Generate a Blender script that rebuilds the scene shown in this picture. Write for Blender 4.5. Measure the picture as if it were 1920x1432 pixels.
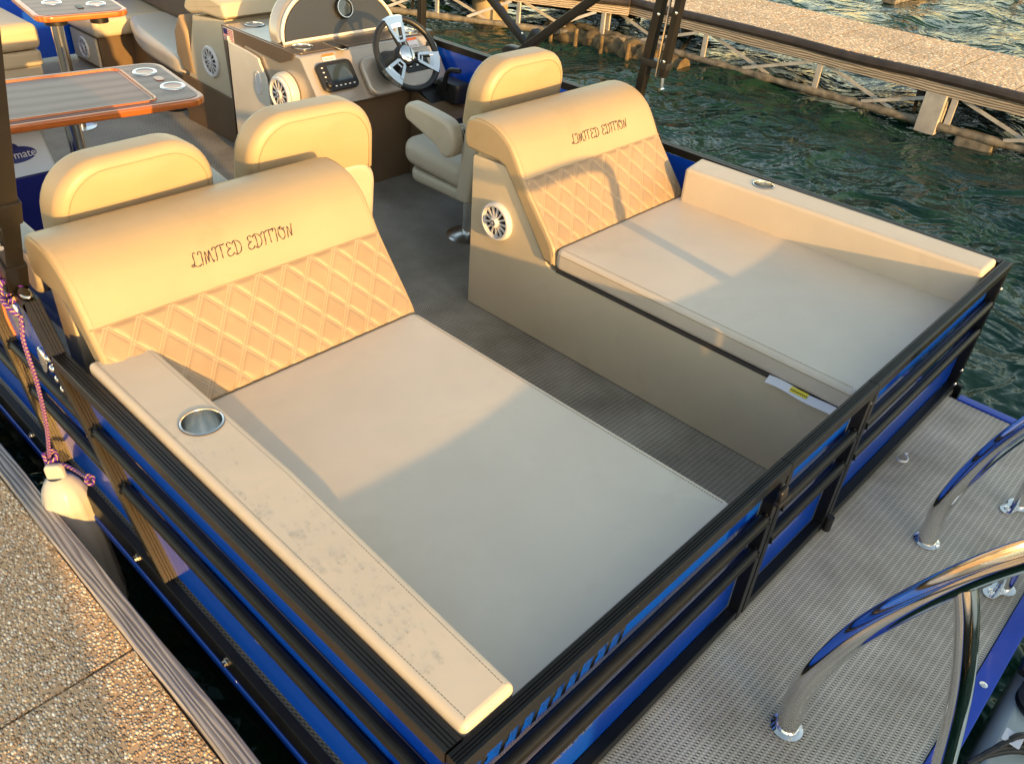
import bpy, bmesh, math, random
from mathutils import Vector, Matrix, noise
random.seed(7)
PI=math.pi; R=math.radians
sc=bpy.context.scene
for o in list(bpy.data.objects): bpy.data.objects.remove(o)
COL=sc.collection

# ------------------------------------------------------------------ camera
def cam_setup():
    yaw,pit,rol=R(48.7379),R(-35.603),R(4.5456)
    f=Vector((math.sin(yaw)*math.cos(pit),math.cos(yaw)*math.cos(pit),math.sin(pit)))
    r0=Vector((math.cos(yaw),-math.sin(yaw),0)); u0=r0.cross(f)
    r=math.cos(rol)*r0+math.sin(rol)*u0; u=-math.sin(rol)*r0+math.cos(rol)*u0
    cd=bpy.data.cameras.new('camera'); co=bpy.data.objects.new('camera',cd); COL.objects.link(co)
    M=Matrix((r,u,-f)).transposed().to_4x4(); M.translation=Vector((-.5113,-.4663,1.7013)); co.matrix_world=M
    cd.sensor_width=36; cd.lens=1568.05/1920*36; cd.clip_start=.02; cd.clip_end=600
    sc.camera=co
cam_setup()
# ------------------------------------------------------------------ light
SUN=Vector((-1.12,-6.0,1.0)).normalized()      # towards the sun
el=math.asin(SUN.z); rot=math.atan2(SUN.x,SUN.y)
w=bpy.data.worlds.new("World"); sc.world=w; w.use_nodes=True
nt=w.node_tree; nt.nodes.clear()
sky=nt.nodes.new('ShaderNodeTexSky'); sky.sky_type='NISHITA'; sky.sun_disc=False
sky.sun_elevation=el; sky.sun_rotation=rot; sky.altitude=0; sky.air_density=1.0; sky.dust_density=.6; sky.ozone_density=1.5
bg=nt.nodes.new('ShaderNodeBackground'); bg.inputs[1].default_value=.15
wo=nt.nodes.new('ShaderNodeOutputWorld'); tn=nt.nodes.new('ShaderNodeMix'); tn.data_type='RGBA'; tn.blend_type='MULTIPLY'; tn.inputs[0].default_value=1; tn.inputs[7].default_value=(1.42,1.10,.81,1)
nt.links.new(sky.outputs[0],tn.inputs[6]); nt.links.new(tn.outputs[2],bg.inputs[0]); nt.links.new(bg.outputs[0],wo.inputs[0])
ld=bpy.data.lights.new('sun','SUN'); ld.energy=2.25; ld.color=(1,.57,.17); ld.angle=R(.6)
lo=bpy.data.objects.new('sun',ld); COL.objects.link(lo); lo.rotation_euler=SUN.to_track_quat('Z','Y').to_euler()
vs=sc.view_settings; vs.view_transform='Standard'; vs.look='None'; vs.exposure=1.82; vs.gamma=1
sc.render.engine='CYCLES'
sc.cycles.max_bounces=8; sc.cycles.glossy_bounces=5; sc.cycles.transmission_bounces=4; sc.cycles.transparent_max_bounces=32; sc.cycles.caustics_reflective=False; sc.cycles.caustics_refractive=False

# ------------------------------------------------------------------ materials
class NT:
    def __init__(s,name):
        s.m=bpy.data.materials.new(name); s.m.use_nodes=True; s.t=s.m.node_tree
        s.b=s.t.nodes['Principled BSDF']; s.o=s.t.nodes['Material Output']
    def n(s,typ,**kw):
        nd=s.t.nodes.new('ShaderNode'+typ)
        for k,v in kw.items():
            if k=='ins':
                for a,b in v.items(): s.put(nd.inputs[a],b)
            else: setattr(nd,k,v)
        return nd
    def put(s,inp,v):
        if isinstance(v,bpy.types.NodeSocket): s.t.links.new(v,inp)
        elif isinstance(v,bpy.types.Node): s.t.links.new(v.outputs[0],inp)
        else: inp.default_value=v
    def math(s,op,a,b=0.,c=None,clamp=False):
        nd=s.n('Math',operation=op,use_clamp=clamp); s.put(nd.inputs[0],a); s.put(nd.inputs[1],b)
        if c is not None: s.put(nd.inputs[2],c)
        return nd.outputs[0]
    def mix(s,f,a,b):
        nd=s.n('Mix',data_type='RGBA'); s.put(nd.inputs[0],f); s.put(nd.inputs[6],a); s.put(nd.inputs[7],b); return nd.outputs[2]
    def noise(s,scale,detail=3,rough=.5,vec=None,dist=0):
        nd=s.n('TexNoise'); nd.inputs['Scale'].default_value=scale; nd.inputs['Detail'].default_value=detail
        nd.inputs['Roughness'].default_value=rough; nd.inputs['Distortion'].default_value=dist
        s.put(nd.inputs['Vector'],vec if vec is not None else s.obj()); return nd
    def obj(s):
        if not hasattr(s,'_tc'): s._tc=s.n('TexCoord')
        return s._tc.outputs['Object']
    def uv(s):
        s.obj(); return s._tc.outputs['UV']
    def ramp(s,f,stops):
        nd=s.n('ValToRGB'); s.put(nd.inputs[0],f); cr=nd.color_ramp
        while len(cr.elements)<len(stops): cr.elements.new(.5)
        for e,(p,c) in zip(cr.elements,stops): e.position=p; e.color=(*c,1) if len(c)==3 else c
        return nd.outputs[0]
    def bump(s,h,strength=.3,dist=.01,nrm=None):
        nd=s.n('Bump'); nd.inputs['Strength'].default_value=strength; nd.inputs['Distance'].default_value=dist
        s.put(nd.inputs['Height'],h)
        if nrm is not None: s.put(nd.inputs['Normal'],nrm)
        return nd.outputs[0]
    def set(s,**k):
        for a,b in k.items(): s.put(s.b.inputs[a.replace('_',' ')],b)
        return s
def c4(c): return (*c,1)
def simple(name,col,rough=.5,metal=0,coat=0,var=.12,nscale=6,bump=0,bscale=80,spec=.5,coatr=.05,rvar=.1):
    t=NT(name); n=t.noise(nscale,4)
    dark=tuple(x*(1-var) for x in col); lite=tuple(min(1,x*(1+var)) for x in col)
    t.set(Base_Color=t.ramp(n.outputs[0],[(.3,dark),(.7,lite)]),Metallic=metal,Coat_Weight=coat,Coat_Roughness=coatr)
    t.put(t.b.inputs['Specular IOR Level'],spec)
    n2=t.noise(nscale*4,3)
    t.set(Roughness=t.math('MULTIPLY_ADD',n2.outputs[0],rvar,max(0.0,rough-rvar*.5)))
    if bump: 
        n3=t.noise(bscale,2); t.set(Normal=t.bump(n3.outputs[0],bump,.002))
    return t.m
def vinyl(name,col,rough=.42,wr=.35):
    t=NT(name); a=t.noise(3,4,.55); g=t.n('TexVoronoi',ins={'Vector':t.obj(),'Scale':520.}); b=t.noise(7,3,.5,dist=.4)
    sm=t.noise(6,4,.6,dist=.3)
    dark=tuple(x*.93 for x in col); lite=tuple(x*1.05 for x in col); dirt=tuple(x*y for x,y in zip(col,(.87,.86,.84)))
    base=t.ramp(a.outputs[0],[(.3,dark),(.7,lite)])
    base=t.mix(t.ramp(sm.outputs[0],[(.56,(0,0,0)),(.74,(.6,.6,.6))]),base,c4(dirt))
    t.set(Base_Color=base,Roughness=t.math('MULTIPLY_ADD',b.outputs[0],.16,rough-.08))
    n1=t.bump(b.outputs[0],wr,.006); t.set(Normal=t.bump(g.outputs[0],.10,.0006,n1)); return t.m
M={}
M['vinyl']=vinyl('beige_vinyl',(.60,.49,.33))
M['back_vinyl']=vinyl('sun_toned_beige_vinyl',(.40,.305,.18))  # copy of the beige vinyl for sunlit cushions, low-sun tone put into its colour
M['arm_vinyl']=vinyl('cream_vinyl',(.63,.525,.40))
M['seam']=simple('beige_piping',(.36,.27,.16),.6)
M['seat_vinyl']=vinyl('sunpad_vinyl',(.62,.535,.43),.38,.35)
M['base_vinyl']=vinyl('taupe_vinyl',(.62,.52,.37),.45,.25)
M['shell']=vinyl('seat_shell_vinyl',(.46,.41,.32),.45,.2)
M['thread']=simple('tan_thread',(.34,.26,.17),.7)
M['dark_gap']=simple('dark_welt',(.06,.05,.045),.6)
M['dark_thread']=simple('dark_embroidery',(.035,.018,.03),.55)
def quilt():
    t=NT('quilted_tan_vinyl'); sep=t.n('SeparateXYZ',ins={0:t.uv()}); u=sep.outputs[0]; v=sep.outputs[1]
    W,H=.082,.11
    a=t.math('ADD',t.math('DIVIDE',u,W),t.math('DIVIDE',v,H)); b=t.math('SUBTRACT',t.math('DIVIDE',u,W),t.math('DIVIDE',v,H))
    def line(x,al):
        f=t.math('ABSOLUTE',t.math('SUBTRACT',t.math('FRACT',x),.5))   # .5 at the line
        d=t.math('ABSOLUTE',t.math('SUBTRACT',t.math('SUBTRACT',.5,f),.062))
        on=t.math('LESS_THAN',d,.020)
        dash=t.math('GREATER_THAN',t.math('FRACT',t.math('MULTIPLY',al,1/.0052)),.38)
        return t.math('MULTIPLY',on,dash)
    st=t.math('MAXIMUM',line(a,v),line(b,v))
    n=t.noise(9,4)
    base=t.ramp(n.outputs[0],[(.3,(.285,.205,.125)),(.7,(.33,.24,.148))])
    t.set(Base_Color=t.mix(st,base,(.45,.345,.235,1)),Roughness=.5)
    g=t.noise(300,2); n1=t.bump(st,.5,.0012); t.set(Normal=t.bump(g.outputs[0],.1,.001,n1)); return t.m
M['quilt']=quilt()
M['black']=simple('black_anodised_rail',(.007,.008,.009),.36,0,.0,.2,20,.15,260,.22,.25)
M['black_satin']=simple('black_satin_frame',(.010,.009,.008),.36,0,.0,.2,15,.1,200,.4,.25)
def bronze():
    t=NT('dark_bronze_extrusion'); t.set(Base_Color=(.07,.06,.045,1),Metallic=1.,Roughness=.42); return t.m
M['bronze']=bronze()
M['rubber']=simple('black_plastic',(.012,.012,.012),.42,0,0,.2,20,.2,200)
def bluep():
    t=NT('metallic_blue_paint'); n=t.noise(1.5,3); fl=t.n('TexVoronoi',ins={'Vector':t.obj(),'Scale':900.})
    t.set(Base_Color=t.ramp(n.outputs[0],[(.3,(.002,.060,.50)),(.7,(.003,.078,.60))]),Metallic=.0,Roughness=.3,Coat_Weight=1.,Coat_Roughness=.03)
    dr=t.n('TexVoronoi',ins={'Vector':t.obj(),'Scale':70.}); 
    k=t.ramp(dr.outputs['Distance'],[(.0,(1,1,1)),(.16,(0,0,0))]); mask=t.ramp(t.noise(6,2).outputs[0],[(.52,(0,0,0)),(.6,(1,1,1))])
    h=t.math('MULTIPLY',k,mask); t.set(Normal=t.bump(h,.6,.003),Coat_Normal=t.bump(h,.6,.003)); return t.m
M['blue']=bluep()
M['blue_trim']=simple('blue_painted_trim',(.001,.045,.42),.35,0,.15,.1,8,.08,120)
def chrome(name,r=.06,col=(.80,.79,.77)):
    t=NT(name); n=t.noise(25,3)
    t.set(Base_Color=c4(col),Metallic=1.,Roughness=t.math('MULTIPLY_ADD',n.outputs[0],.05,r-.02),Normal=t.bump(t.noise(9,2).outputs[0],.03,.004)); return t.m
M['chrome']=chrome('polished_stainless',.07)
M['steel']=chrome('brushed_steel',.2,(.80,.79,.76))
M['white']=simple('white_plastic',(.72,.71,.69),.35,0,.2,.05)
M['wheelwhite']=simple('pearl_white_plastic',(.70,.69,.70),.3,0,.3,.05)
def weave(name='woven_vinyl_floor',k=1.):
    t=NT(name); sep=t.n('SeparateXYZ',ins={0:t.obj()}); x=sep.outputs[0]; y=sep.outputs[1]
    P=.0162; Q=.0087
    y2=t.math('DIVIDE',y,P/2); h2=t.math('FLOOR',y2); f2=t.math('FRACT',y2)
    ph=t.math('FRACT',t.math('ADD',t.math('ADD',t.math('DIVIDE',x,Q),t.math('MULTIPLY',h2,.5)),t.math('MULTIPLY',f2,.3)))
    hx=t.math('SUBTRACT',1.,t.math('MULTIPLY',t.math('ABSOLUTE',t.math('SUBTRACT',ph,.5)),2.))
    hy=t.math('SUBTRACT',1.,t.math('ABSOLUTE',t.math('MULTIPLY_ADD',f2,2.,-1.)))
    strand=t.math('MULTIPLY',t.math('SMOOTH_MIN',t.math('MULTIPLY',hx,1.5),1.,.3),t.math('POWER',hy,.35),clamp=True)
    par=t.math('LESS_THAN',t.math('FRACT',t.math('MULTIPLY',h2,.5)),.25)
    hole=t.math('MULTIPLY',t.math('MULTIPLY',par,t.math('GREATER_THAN',hy,.45)),t.math('LESS_THAN',hx,.36))
    edge=t.math('LESS_THAN',hy,.12)
    n=t.noise(5,4,.6); n2=t.noise(160,2)
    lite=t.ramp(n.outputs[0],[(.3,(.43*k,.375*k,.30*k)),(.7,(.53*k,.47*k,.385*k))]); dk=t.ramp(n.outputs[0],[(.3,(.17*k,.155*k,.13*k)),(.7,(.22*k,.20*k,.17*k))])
    c=t.mix(strand,dk,lite); c=t.mix(t.math('MULTIPLY',edge,.3),c,(.12,.105,.09,1)); c=t.mix(hole,c,(.012,.010,.009,1))
    st=t.ramp(t.noise(2.3,5,.65).outputs[0],[(.46,(1,1,1)),(.70,(.60,.58,.55))])
    mm=t.n('Mix',data_type='RGBA',blend_type='MULTIPLY'); mm.inputs[0].default_value=1; t.put(mm.inputs[6],c); t.put(mm.inputs[7],st)
    h=t.math('ADD',t.math('MULTIPLY',strand,.5),t.math('MULTIPLY',hole,-1.))
    t.set(Base_Color=mm.outputs[2],Roughness=.55,Normal=t.bump(h,.5,.0012)); return t.m
M['weave']=weave(); M['weave_daylit']=weave('daylit_woven_platform_vinyl',1.75)  # platform copy of the same weave, stronger daylight and sheen put into its colour
def aggregate(name,scale,tint=(1,1,1),joint=False):
    t=NT(name); wv=t.noise(scale*.35,2); va=t.n('VectorMath',operation='ADD'); sc_=t.n('VectorMath',operation='SCALE'); t.put(sc_.inputs[0],wv.outputs['Color']); sc_.inputs['Scale'].default_value=.5/scale
    t.put(va.inputs[0],t.obj()); t.put(va.inputs[1],sc_.outputs[0])
    mp=t.n('Mapping',ins={'Vector':va.outputs[0],'Scale':(1.25,.85,1)})
    v=t.n('TexVoronoi',ins={'Vector':mp.outputs[0],'Scale':float(scale)}); v2=t.n('TexVoronoi',feature='DISTANCE_TO_EDGE',ins={'Vector':mp.outputs[0],'Scale':float(scale)})
    rnd=t.n('SeparateColor',ins={0:v.outputs['Color']})
    peb=t.ramp(rnd.outputs[0],[(0,(.30,.21,.14)),(.18,(.48,.33,.19)),(.36,(.62,.50,.34)),(.52,(.42,.38,.34)),(.68,(.70,.60,.46)),(.84,(.55,.50,.43)),(1,(.85,.80,.70))])
    br=t.math('MULTIPLY_ADD',rnd.outputs[1],.7,.6)
    mm=t.n('Mix',data_type='RGBA',blend_type='MULTIPLY'); mm.inputs[0].default_value=1; t.put(mm.inputs[6],peb); t.put(mm.inputs[7],t.n('CombineColor',ins={0:br,1:br,2:br}))
    sz=t.math('MULTIPLY_ADD',rnd.outputs[1],.22,.56); rd=t.math('DIVIDE',v.outputs['Distance'],sz); e=t.math('MULTIPLY',t.ramp(rd,[(.82,(1,1,1)),(1.,(0,0,0))]),t.ramp(v2.outputs['Distance'],[(.0,(0,0,0)),(.05,(1,1,1))]))
    big=t.noise(2.,3); 
    cem=(.24*tint[0],.20*tint[1],.155*tint[2],1)
    c=t.mix(e,cem,mm.outputs[2])
    sparse=t.math('GREATER_THAN',rnd.outputs[2],.16)
    c=t.mix(sparse,cem,c)
    m2=t.n('Mix',data_type='RGBA',blend_type='MULTIPLY'); m2.inputs[0].default_value=1; t.put(m2.inputs[6],c); t.put(m2.inputs[7],t.ramp(big.outputs[0],[(.3,(.8*tint[0],.8*tint[1],.8*tint[2])),(.7,(1.1*tint[0],1.1*tint[1],1.1*tint[2]))]))
    h=t.math('MULTIPLY',t.math('SQRT',t.math('SUBTRACT',1.,t.math('MINIMUM',t.math('MULTIPLY',rd,rd),1.))),sparse)
    h=t.math('ADD',h,t.math('MULTIPLY',rnd.outputs[1],.35))
    t.set(Base_Color=m2.outputs[2],Roughness=.6,Normal=t.bump(h,1.,1.1/scale)); return t.m
M['aggregate']=aggregate('exposed_aggregate',125,(1.75,1.52,1.25))
M['aggregate_far']=aggregate('exposed_aggregate_tan',42,(1.7,1.5,1.25))
def wood(name,cols,scale=(1,1,1),rough=.75,coat=0,rings=14,bump=.6,axis='X',dist=5,bdist=.004):
    t=NT(name); mp=t.n('Mapping',ins={'Vector':t.obj(),'Scale':scale})
    wv=t.n('TexWave',wave_type='BANDS',bands_direction=axis,ins={'Vector':mp.outputs[0],'Scale':float(rings),'Distortion':float(dist),'Detail':3.,'Detail Scale':1.2})
    n=t.noise(40,4,vec=mp.outputs[0])
    f=t.math('MULTIPLY_ADD',n.outputs[0],.35,t.math('MULTIPLY',wv.outputs[0],.75))
    t.set(Base_Color=t.ramp(f,cols),Roughness=rough,Coat_Weight=coat,Coat_Roughness=.04)
    if bump: t.set(Normal=t.bump(wv.outputs[0],bump,bdist))
    return t.m
M['grey_wood']=wood('weathered_grey_wood',[(.05,(.14,.115,.10)),(.35,(.34,.30,.27)),(.95,(.52,.47,.43))],(1,.07,1),.8,0,26,.7,'X',9,.002)
M['old_wood']=wood('old_stringer_wood',[(.1,(.14,.11,.08)),(.6,(.40,.34,.27)),(.95,(.52,.45,.36))],(1,.15,1),.85,0,16,.8,'Z',5,.006)
M['teak']=wood('glossy_orange_wood',[(.1,(.32,.075,.012)),(.5,(.50,.14,.022)),(.95,(.60,.20,.04))],(.35,3,3),.28,.35,7,0,'Y',4)
M['table_inlay']=wood('dark_planked_inlay',[(.1,(.11,.045,.03)),(.5,(.17,.085,.06)),(.95,(.20,.11,.085))],(.25,.5,2),.40,.0,7,0,'Y',3)
M['brown']=simple('brown_vinyl_base',(.15,.095,.05),.5,0,0,.12,5,.2,300)
M['console_silver']=simple('bronze_grey_gelcoat',(.50,.43,.35),.3,.45,.5,.05,3)
M['console_brown']=simple('brown_grey_gelcoat',(.20,.145,.105),.3,.4,.4,.06,3)
M['cream']=simple('cream_gelcoat',(.74,.68,.58),.3,0,.4,.05)
M['screen']=simple('dark_screen_glass',(.03,.045,.06),.08,0,1,.05)
def carbon():
    t=NT('carbon_weave_panel'); ch=t.n('TexChecker',ins={'Vector':t.obj(),'Scale':260.}); ch.inputs[1].default_value=(.014,.015,.016,1); ch.inputs[2].default_value=(.034,.035,.036,1)
    t.set(Base_Color=ch.outputs[0],Roughness=.35,Coat_Weight=.3); return t.m
M['carbon']=carbon()
M['speaker_dark']=simple('speaker_mesh',(.008,.008,.01),.5)
M['paper']=simple('white_paper_label',(.66,.66,.72),.6,var=.03)
M['orange']=simple('orange_label',(.80,.16,.03),.5,var=.03)
M['yellow']=simple('yellow_label',(.75,.60,.04),.5,var=.05)
M['ink']=simple('label_ink',(.03,.03,.05),.6)
M['red']=simple('red_print',(.50,.03,.04),.5,var=.03)
M['navy']=simple('navy_plastic',(.008,.012,.15),.4,0,.1,.1)
M['cooler_white']=simple('cooler_white_plastic',(.66,.69,.72),.4,var=.05)
M['fender']=simple('white_fender_vinyl',(.52,.50,.45),.38,0,.2,.08,9,.15,60)
M['galv']=simple('galvanised_steel',(.52,.50,.46),.5,.3,0,.22,9,.3,60)
M['rust']=simple('rusty_wet_beam',(.17,.15,.115),.8,0,0,.55,14,.9,40)
M['algae']=simple('algae_covered_beam',(.12,.085,.04),.9,0,0,.6,14,1.,20)
M['concrete']=simple('stained_concrete',(.45,.37,.25),.8,0,0,.35,5,.5,40)
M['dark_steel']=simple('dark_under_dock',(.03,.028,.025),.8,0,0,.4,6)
M['bumper']=simple('black_dock_bumper',(.035,.028,.026),.6,0,0,.35,9,.6,30)
M['pontoon']=simple('pontoon_metal',(.04,.045,.06),.35,.6,0,.1)
M['engine']=simple('engine_cowl_paint',(.50,.55,.50),.3,0,.6,.05)
def rope(name,a,b,c):
    t=NT(name); sep=t.n('SeparateXYZ',ins={0:t.uv()}); u=sep.outputs[0]; v=sep.outputs[1]
    s1=t.math('FRACT',t.math('ADD',t.math('MULTIPLY',v,85.),t.math('MULTIPLY',u,2.))); s2=t.math('FRACT',t.math('SUBTRACT',t.math('MULTIPLY',v,170.),t.math('MULTIPLY',u,4.)))
    col=t.mix(t.math('GREATER_THAN',s1,.80),c4(a),c4(b)); col=t.mix(t.math('MULTIPLY',t.math('GREATER_THAN',s2,.72),t.math('LESS_THAN',s1,.66)),col,c4(c))
    t.set(Base_Color=col,Roughness=.55,Normal=t.bump(s2,.8,.002)); return t.m
M['rope']=rope('purple_yellow_rope',(.085,.012,.27),(.75,.48,.05),(.16,.05,.34))
def water():
    t=NT('lake_water'); a=t.noise(2.2,3,.5,dist=.8); b=t.noise(9,2,.5,dist=.6)
    n1=t.bump(a.outputs[0],.9,.26); n2=t.bump(b.outputs[0],.45,.045,n1)
    t.set(Base_Color=t.ramp(t.noise(.9,3).outputs[0],[(.3,(.012,.036,.020)),(.7,(.010,.038,.030))]),Roughness=.11,Normal=n2)
    t.b.inputs['Specular Tint'].default_value=(.62,.82,.84,1); t.b.inputs['Specular IOR Level'].default_value=.30
    t.b.inputs['IOR'].default_value=1.333; return t.m
M['water']=water()
def droplet():
    t=NT('water_drop'); tr=t.n('BsdfTransparent'); tr.inputs[0].default_value=(.985,.98,.97,1); gl=t.n('BsdfGlossy'); gl.inputs['Roughness'].default_value=.04
    fr=t.n('LayerWeight'); fr.inputs[0].default_value=.5; mx=t.n('MixShader'); t.put(mx.inputs[0],t.math('MULTIPLY_ADD',t.math('POWER',fr.outputs['Facing'],3.),.22,.04)); t.put(mx.inputs[1],tr.outputs[0]); t.put(mx.inputs[2],gl.outputs[0])
    t.t.links.new(mx.outputs[0],t.o.inputs[0]); return t.m
M['drop']=droplet()

# ------------------------------------------------------------------ geometry
def wloc(o):
    v=Vector((0,0,0))
    while o: v+=o.location; o=o.parent
    return v
class G:
    def __init__(s): s.v=[]; s.f=[]; s.uv=[]; s.hasuv=False
    def add(s,vs,fs,uv=None):
        n=len(s.v); s.v+= [Vector(p) for p in vs]; s.f+=[tuple(i+n for i in f) for f in fs]
        s.uv+= uv if uv else [(0,0)]*len(vs)
        if uv: s.hasuv=True
        return s
    def bm(s,b,Mx=None):
        b.verts.index_update(); vs=[(Mx@v.co if Mx else v.co.copy()) for v in b.verts]; fs=[[v.index for v in f.verts] for f in b.faces]; b.free(); return s.add(vs,fs)
    def box(s,a,b,r=0,seg=2,Mx=None):
        m=bmesh.new(); bmesh.ops.create_cube(m,size=1)
        a=Vector(a); b=Vector(b); d=b-a; c=(a+b)/2
        for v in m.verts: v.co=Vector((v.co.x*d.x,v.co.y*d.y,v.co.z*d.z))+c
        if r>0: bmesh.ops.bevel(m,geom=m.edges[:],offset=min(r,min(abs(d.x),abs(d.y),abs(d.z))*.49),segments=seg,profile=.5,affect='EDGES')
        return s.bm(m,Mx)
    def beam(s,a,b,wd,ht,up=(0,0,1),r=0.):
        a=Vector(a); b=Vector(b); L=(b-a).length; z=(b-a).normalized(); x=Vector(up).cross(z)
        if x.length<1e-4: x=Vector((1,0,0)).cross(z)
        x.normalize(); y=z.cross(x); m=Matrix((x,y,z)).transposed().to_4x4(); m.translation=(a+b)/2
        return s.box((-wd/2,-ht/2,-L/2),(wd/2,ht/2,L/2),r,2,m)
    def tube(s,pts,r,n=12,closed=False,cap=True,rs=None):
        pts=[Vector(p) for p in pts]; N=len(pts); vs=[]; fs=[]; uv=[]
        prev=None; L=0
        for i,p in enumerate(pts):
            if closed: d=(pts[(i+1)%N]-pts[i-1])
            else: d=pts[min(i+1,N-1)]-pts[max(i-1,0)]
            d=d.normalized() if d.length>1e-9 else Vector((0,0,1))
            if prev is None:
                x=d.orthogonal().normalized()
            else:
                x=prev-d*prev.dot(d); x=x.normalized() if x.length>1e-6 else d.orthogonal().normalized()
            prev=x; y=d.cross(x); rr=rs[i] if rs else r
            if i: L+=(p-pts[i-1]).length
            for k in range(n):
                a=2*PI*k/n; vs.append(p+(x*math.cos(a)+y*math.sin(a))*rr); uv.append((k/n,L))
        for i in range(N if closed else N-1):
            j=(i+1)%N
            for k in range(n): fs.append((i*n+k,i*n+(k+1)%n,j*n+(k+1)%n,j*n+k))
        if cap and not closed: fs.append(tuple(range(n))[::-1]); fs.append(tuple((N-1)*n+k for k in range(n)))
        return s.add(vs,fs,uv)
    def cyl(s,a,b,r,n=24,r2=None): return s.tube([a,b],r,n,rs=[r,r2 if r2 is not None else r])
    def lathe(s,prof,Mx,n=32,closed=False,cap0=True):   # prof [(r,z)]
        vs=[];fs=[];m=len(prof)
        for r_,z in prof:
            for k in range(n): a=2*PI*k/n; vs.append(Mx@Vector((r_*math.cos(a),r_*math.sin(a),z)))
        for i in range(m if closed else m-1):
            for k in range(n): fs.append((i*n+k,i*n+(k+1)%n,((i+1)%m)*n+(k+1)%n,((i+1)%m)*n+k))
        if not closed:
            if cap0 and prof[0][0]>1e-6: fs.append(tuple(range(n))[::-1])
            if cap0 and prof[-1][0]>1e-6: fs.append(tuple((m-1)*n+k for k in range(n)))
        return s.add(vs,fs)
    def puff(s,out,depth,r,fn,seg=4,crown=0,cr=5,both=True):
        n=len(out); A=sum(out[i][0]*out[(i+1)%n][1]-out[(i+1)%n][0]*out[i][1] for i in range(n))
        if A<0: out=out[::-1]
        P=[Vector(p) for p in out]; nr=[]
        for i in range(n):
            d1=(P[i]-P[i-1]); d2=(P[(i+1)%n]-P[i]); d1=d1.normalized(); d2=d2.normalized()
            a=Vector((-d1.y,d1.x)); b=Vector((-d2.y,d2.x)); m=(a+b)
            m=m/max(.35,m.length*m.length/2) if m.length>1e-6 else a
            nr.append(m)
        rings=[]
        for k in range(seg+1):
            t=PI/2*k/seg; rings.append((r*(1-math.sin(t)),r*(1-math.cos(t))))
        if both: rings+= [(i,depth-h) for i,h in rings[::-1]]
        else: rings=[(0,0)]+[(i,depth-h) for i,h in rings[::-1]]
        vs=[]; fs=[]
        for ins,h in rings:
            for i in range(n): q=P[i]+nr[i]*ins; vs.append(fn(q.x,q.y,h))
        m=len(rings)
        if crown:
            lastins=rings[-1][0]; base=[P[i]+nr[i]*lastins for i in range(n)]; c=sum(base,Vector((0,0)))/n
            for k in range(1,cr+1):
                sk=1-k/(cr+.0001)*.98
                for i in range(n): q=c+(base[i]-c)*sk; vs.append(fn(q.x,q.y,depth+crown*(1-sk*sk)))
            m+=cr
        for j in range(m-1):
            for i in range(n): fs.append((j*n+i,j*n+(i+1)%n,(j+1)*n+(i+1)%n,(j+1)*n+i))
        fs.append(tuple(range(n))[::-1]); fs.append(tuple((m-1)*n+i for i in range(n)))
        return s.add(vs,fs)
    def grid(s,nu,nv,fn,uvf=None):
        vs=[fn(i/(nu-1),j/(nv-1)) for j in range(nv) for i in range(nu)]
        fs=[(j*nu+i,j*nu+i+1,(j+1)*nu+i+1,(j+1)*nu+i) for j in range(nv-1) for i in range(nu-1)]
        return s.add(vs,fs,[uvf(i/(nu-1),j/(nv-1)) for j in range(nv) for i in range(nu)] if uvf else None)
    def build(s,name,mat,parent=None,ang=35,recalc=True,label=None):
        me=bpy.data.meshes.new(name); off=wloc(parent) if parent else Vector((0,0,0))
        me.from_pydata([v-off for v in s.v],[],s.f)
        if s.hasuv:
            ul=me.uv_layers.new(name='UVMap'); li=[0]*len(me.loops); me.loops.foreach_get('vertex_index',li)
            flat=[c for i in li for c in s.uv[i]]; ul.data.foreach_set('uv',flat)
        if recalc:
            b=bmesh.new(); b.from_mesh(me); bmesh.ops.recalc_face_normals(b,faces=b.faces[:]); b.to_mesh(me); b.free()
        me.materials.append(M[mat] if isinstance(mat,str) else mat)
        me.shade_smooth()
        if ang is not None: me.set_sharp_from_angle(angle=R(ang))
        o=bpy.data.objects.new(name,me); COL.objects.link(o)
        if parent: o.parent=parent
        if label: o['label']=label
        if ang is not None and len(me.polygons)<40000:
            md=o.modifiers.new('weighted_normal','WEIGHTED_NORMAL'); md.keep_sharp=True
        return o
def tag(o,label=None,cat=None,group=None,kind=None):
    if label: o['label']=label
    if cat: o['category']=cat
    if group: o['group']=group
    if kind: o['kind']=kind
    return o
def thing(name,label,cat,loc=(0,0,0),rz=0,group=None):
    o=bpy.data.objects.new(name,None); COL.objects.link(o); o.location=loc; o.rotation_euler=(0,0,rz); o.empty_display_size=.1
    return tag(o,label,cat,group)
def copy_tree(o,parent=None):
    c=o.copy(); COL.objects.link(c); c.parent=parent
    for ch in [x for x in bpy.data.objects if x.parent==o]: copy_tree(ch,c)
    return c
def catmull(pts,k=6,closed=False):
    P=[Vector(p) for p in pts]; out=[]; n=len(P)
    for i in range(n if closed else n-1):
        if closed: a,b,c,d=P[i-1],P[i],P[(i+1)%n],P[(i+2)%n]
        else: a,b,c,d=P[max(i-1,0)],P[i],P[i+1],P[min(i+2,n-1)]
        for j in range(k):
            t=j/k; out.append(.5*((2*b)+(c-a)*t+(2*a-5*b+4*c-d)*t*t+(3*b-a-3*c+d)*t**3))
    if not closed: out.append(P[-1])
    return out
def rrect(x0,x1,y0,y1,r,n=5):
    o=[]
    for cx,cy,a0 in ((x1-r,y1-r,0),(x0+r,y1-r,90),(x0+r,y0+r,180),(x1-r,y0+r,270)):
        for k in range(n+1): a=R(a0+90*k/n); o.append((cx+r*math.cos(a),cy+r*math.sin(a)))
    return o
XY=lambda z0:(lambda u,v,h:Vector((u,v,z0+h)))
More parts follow.
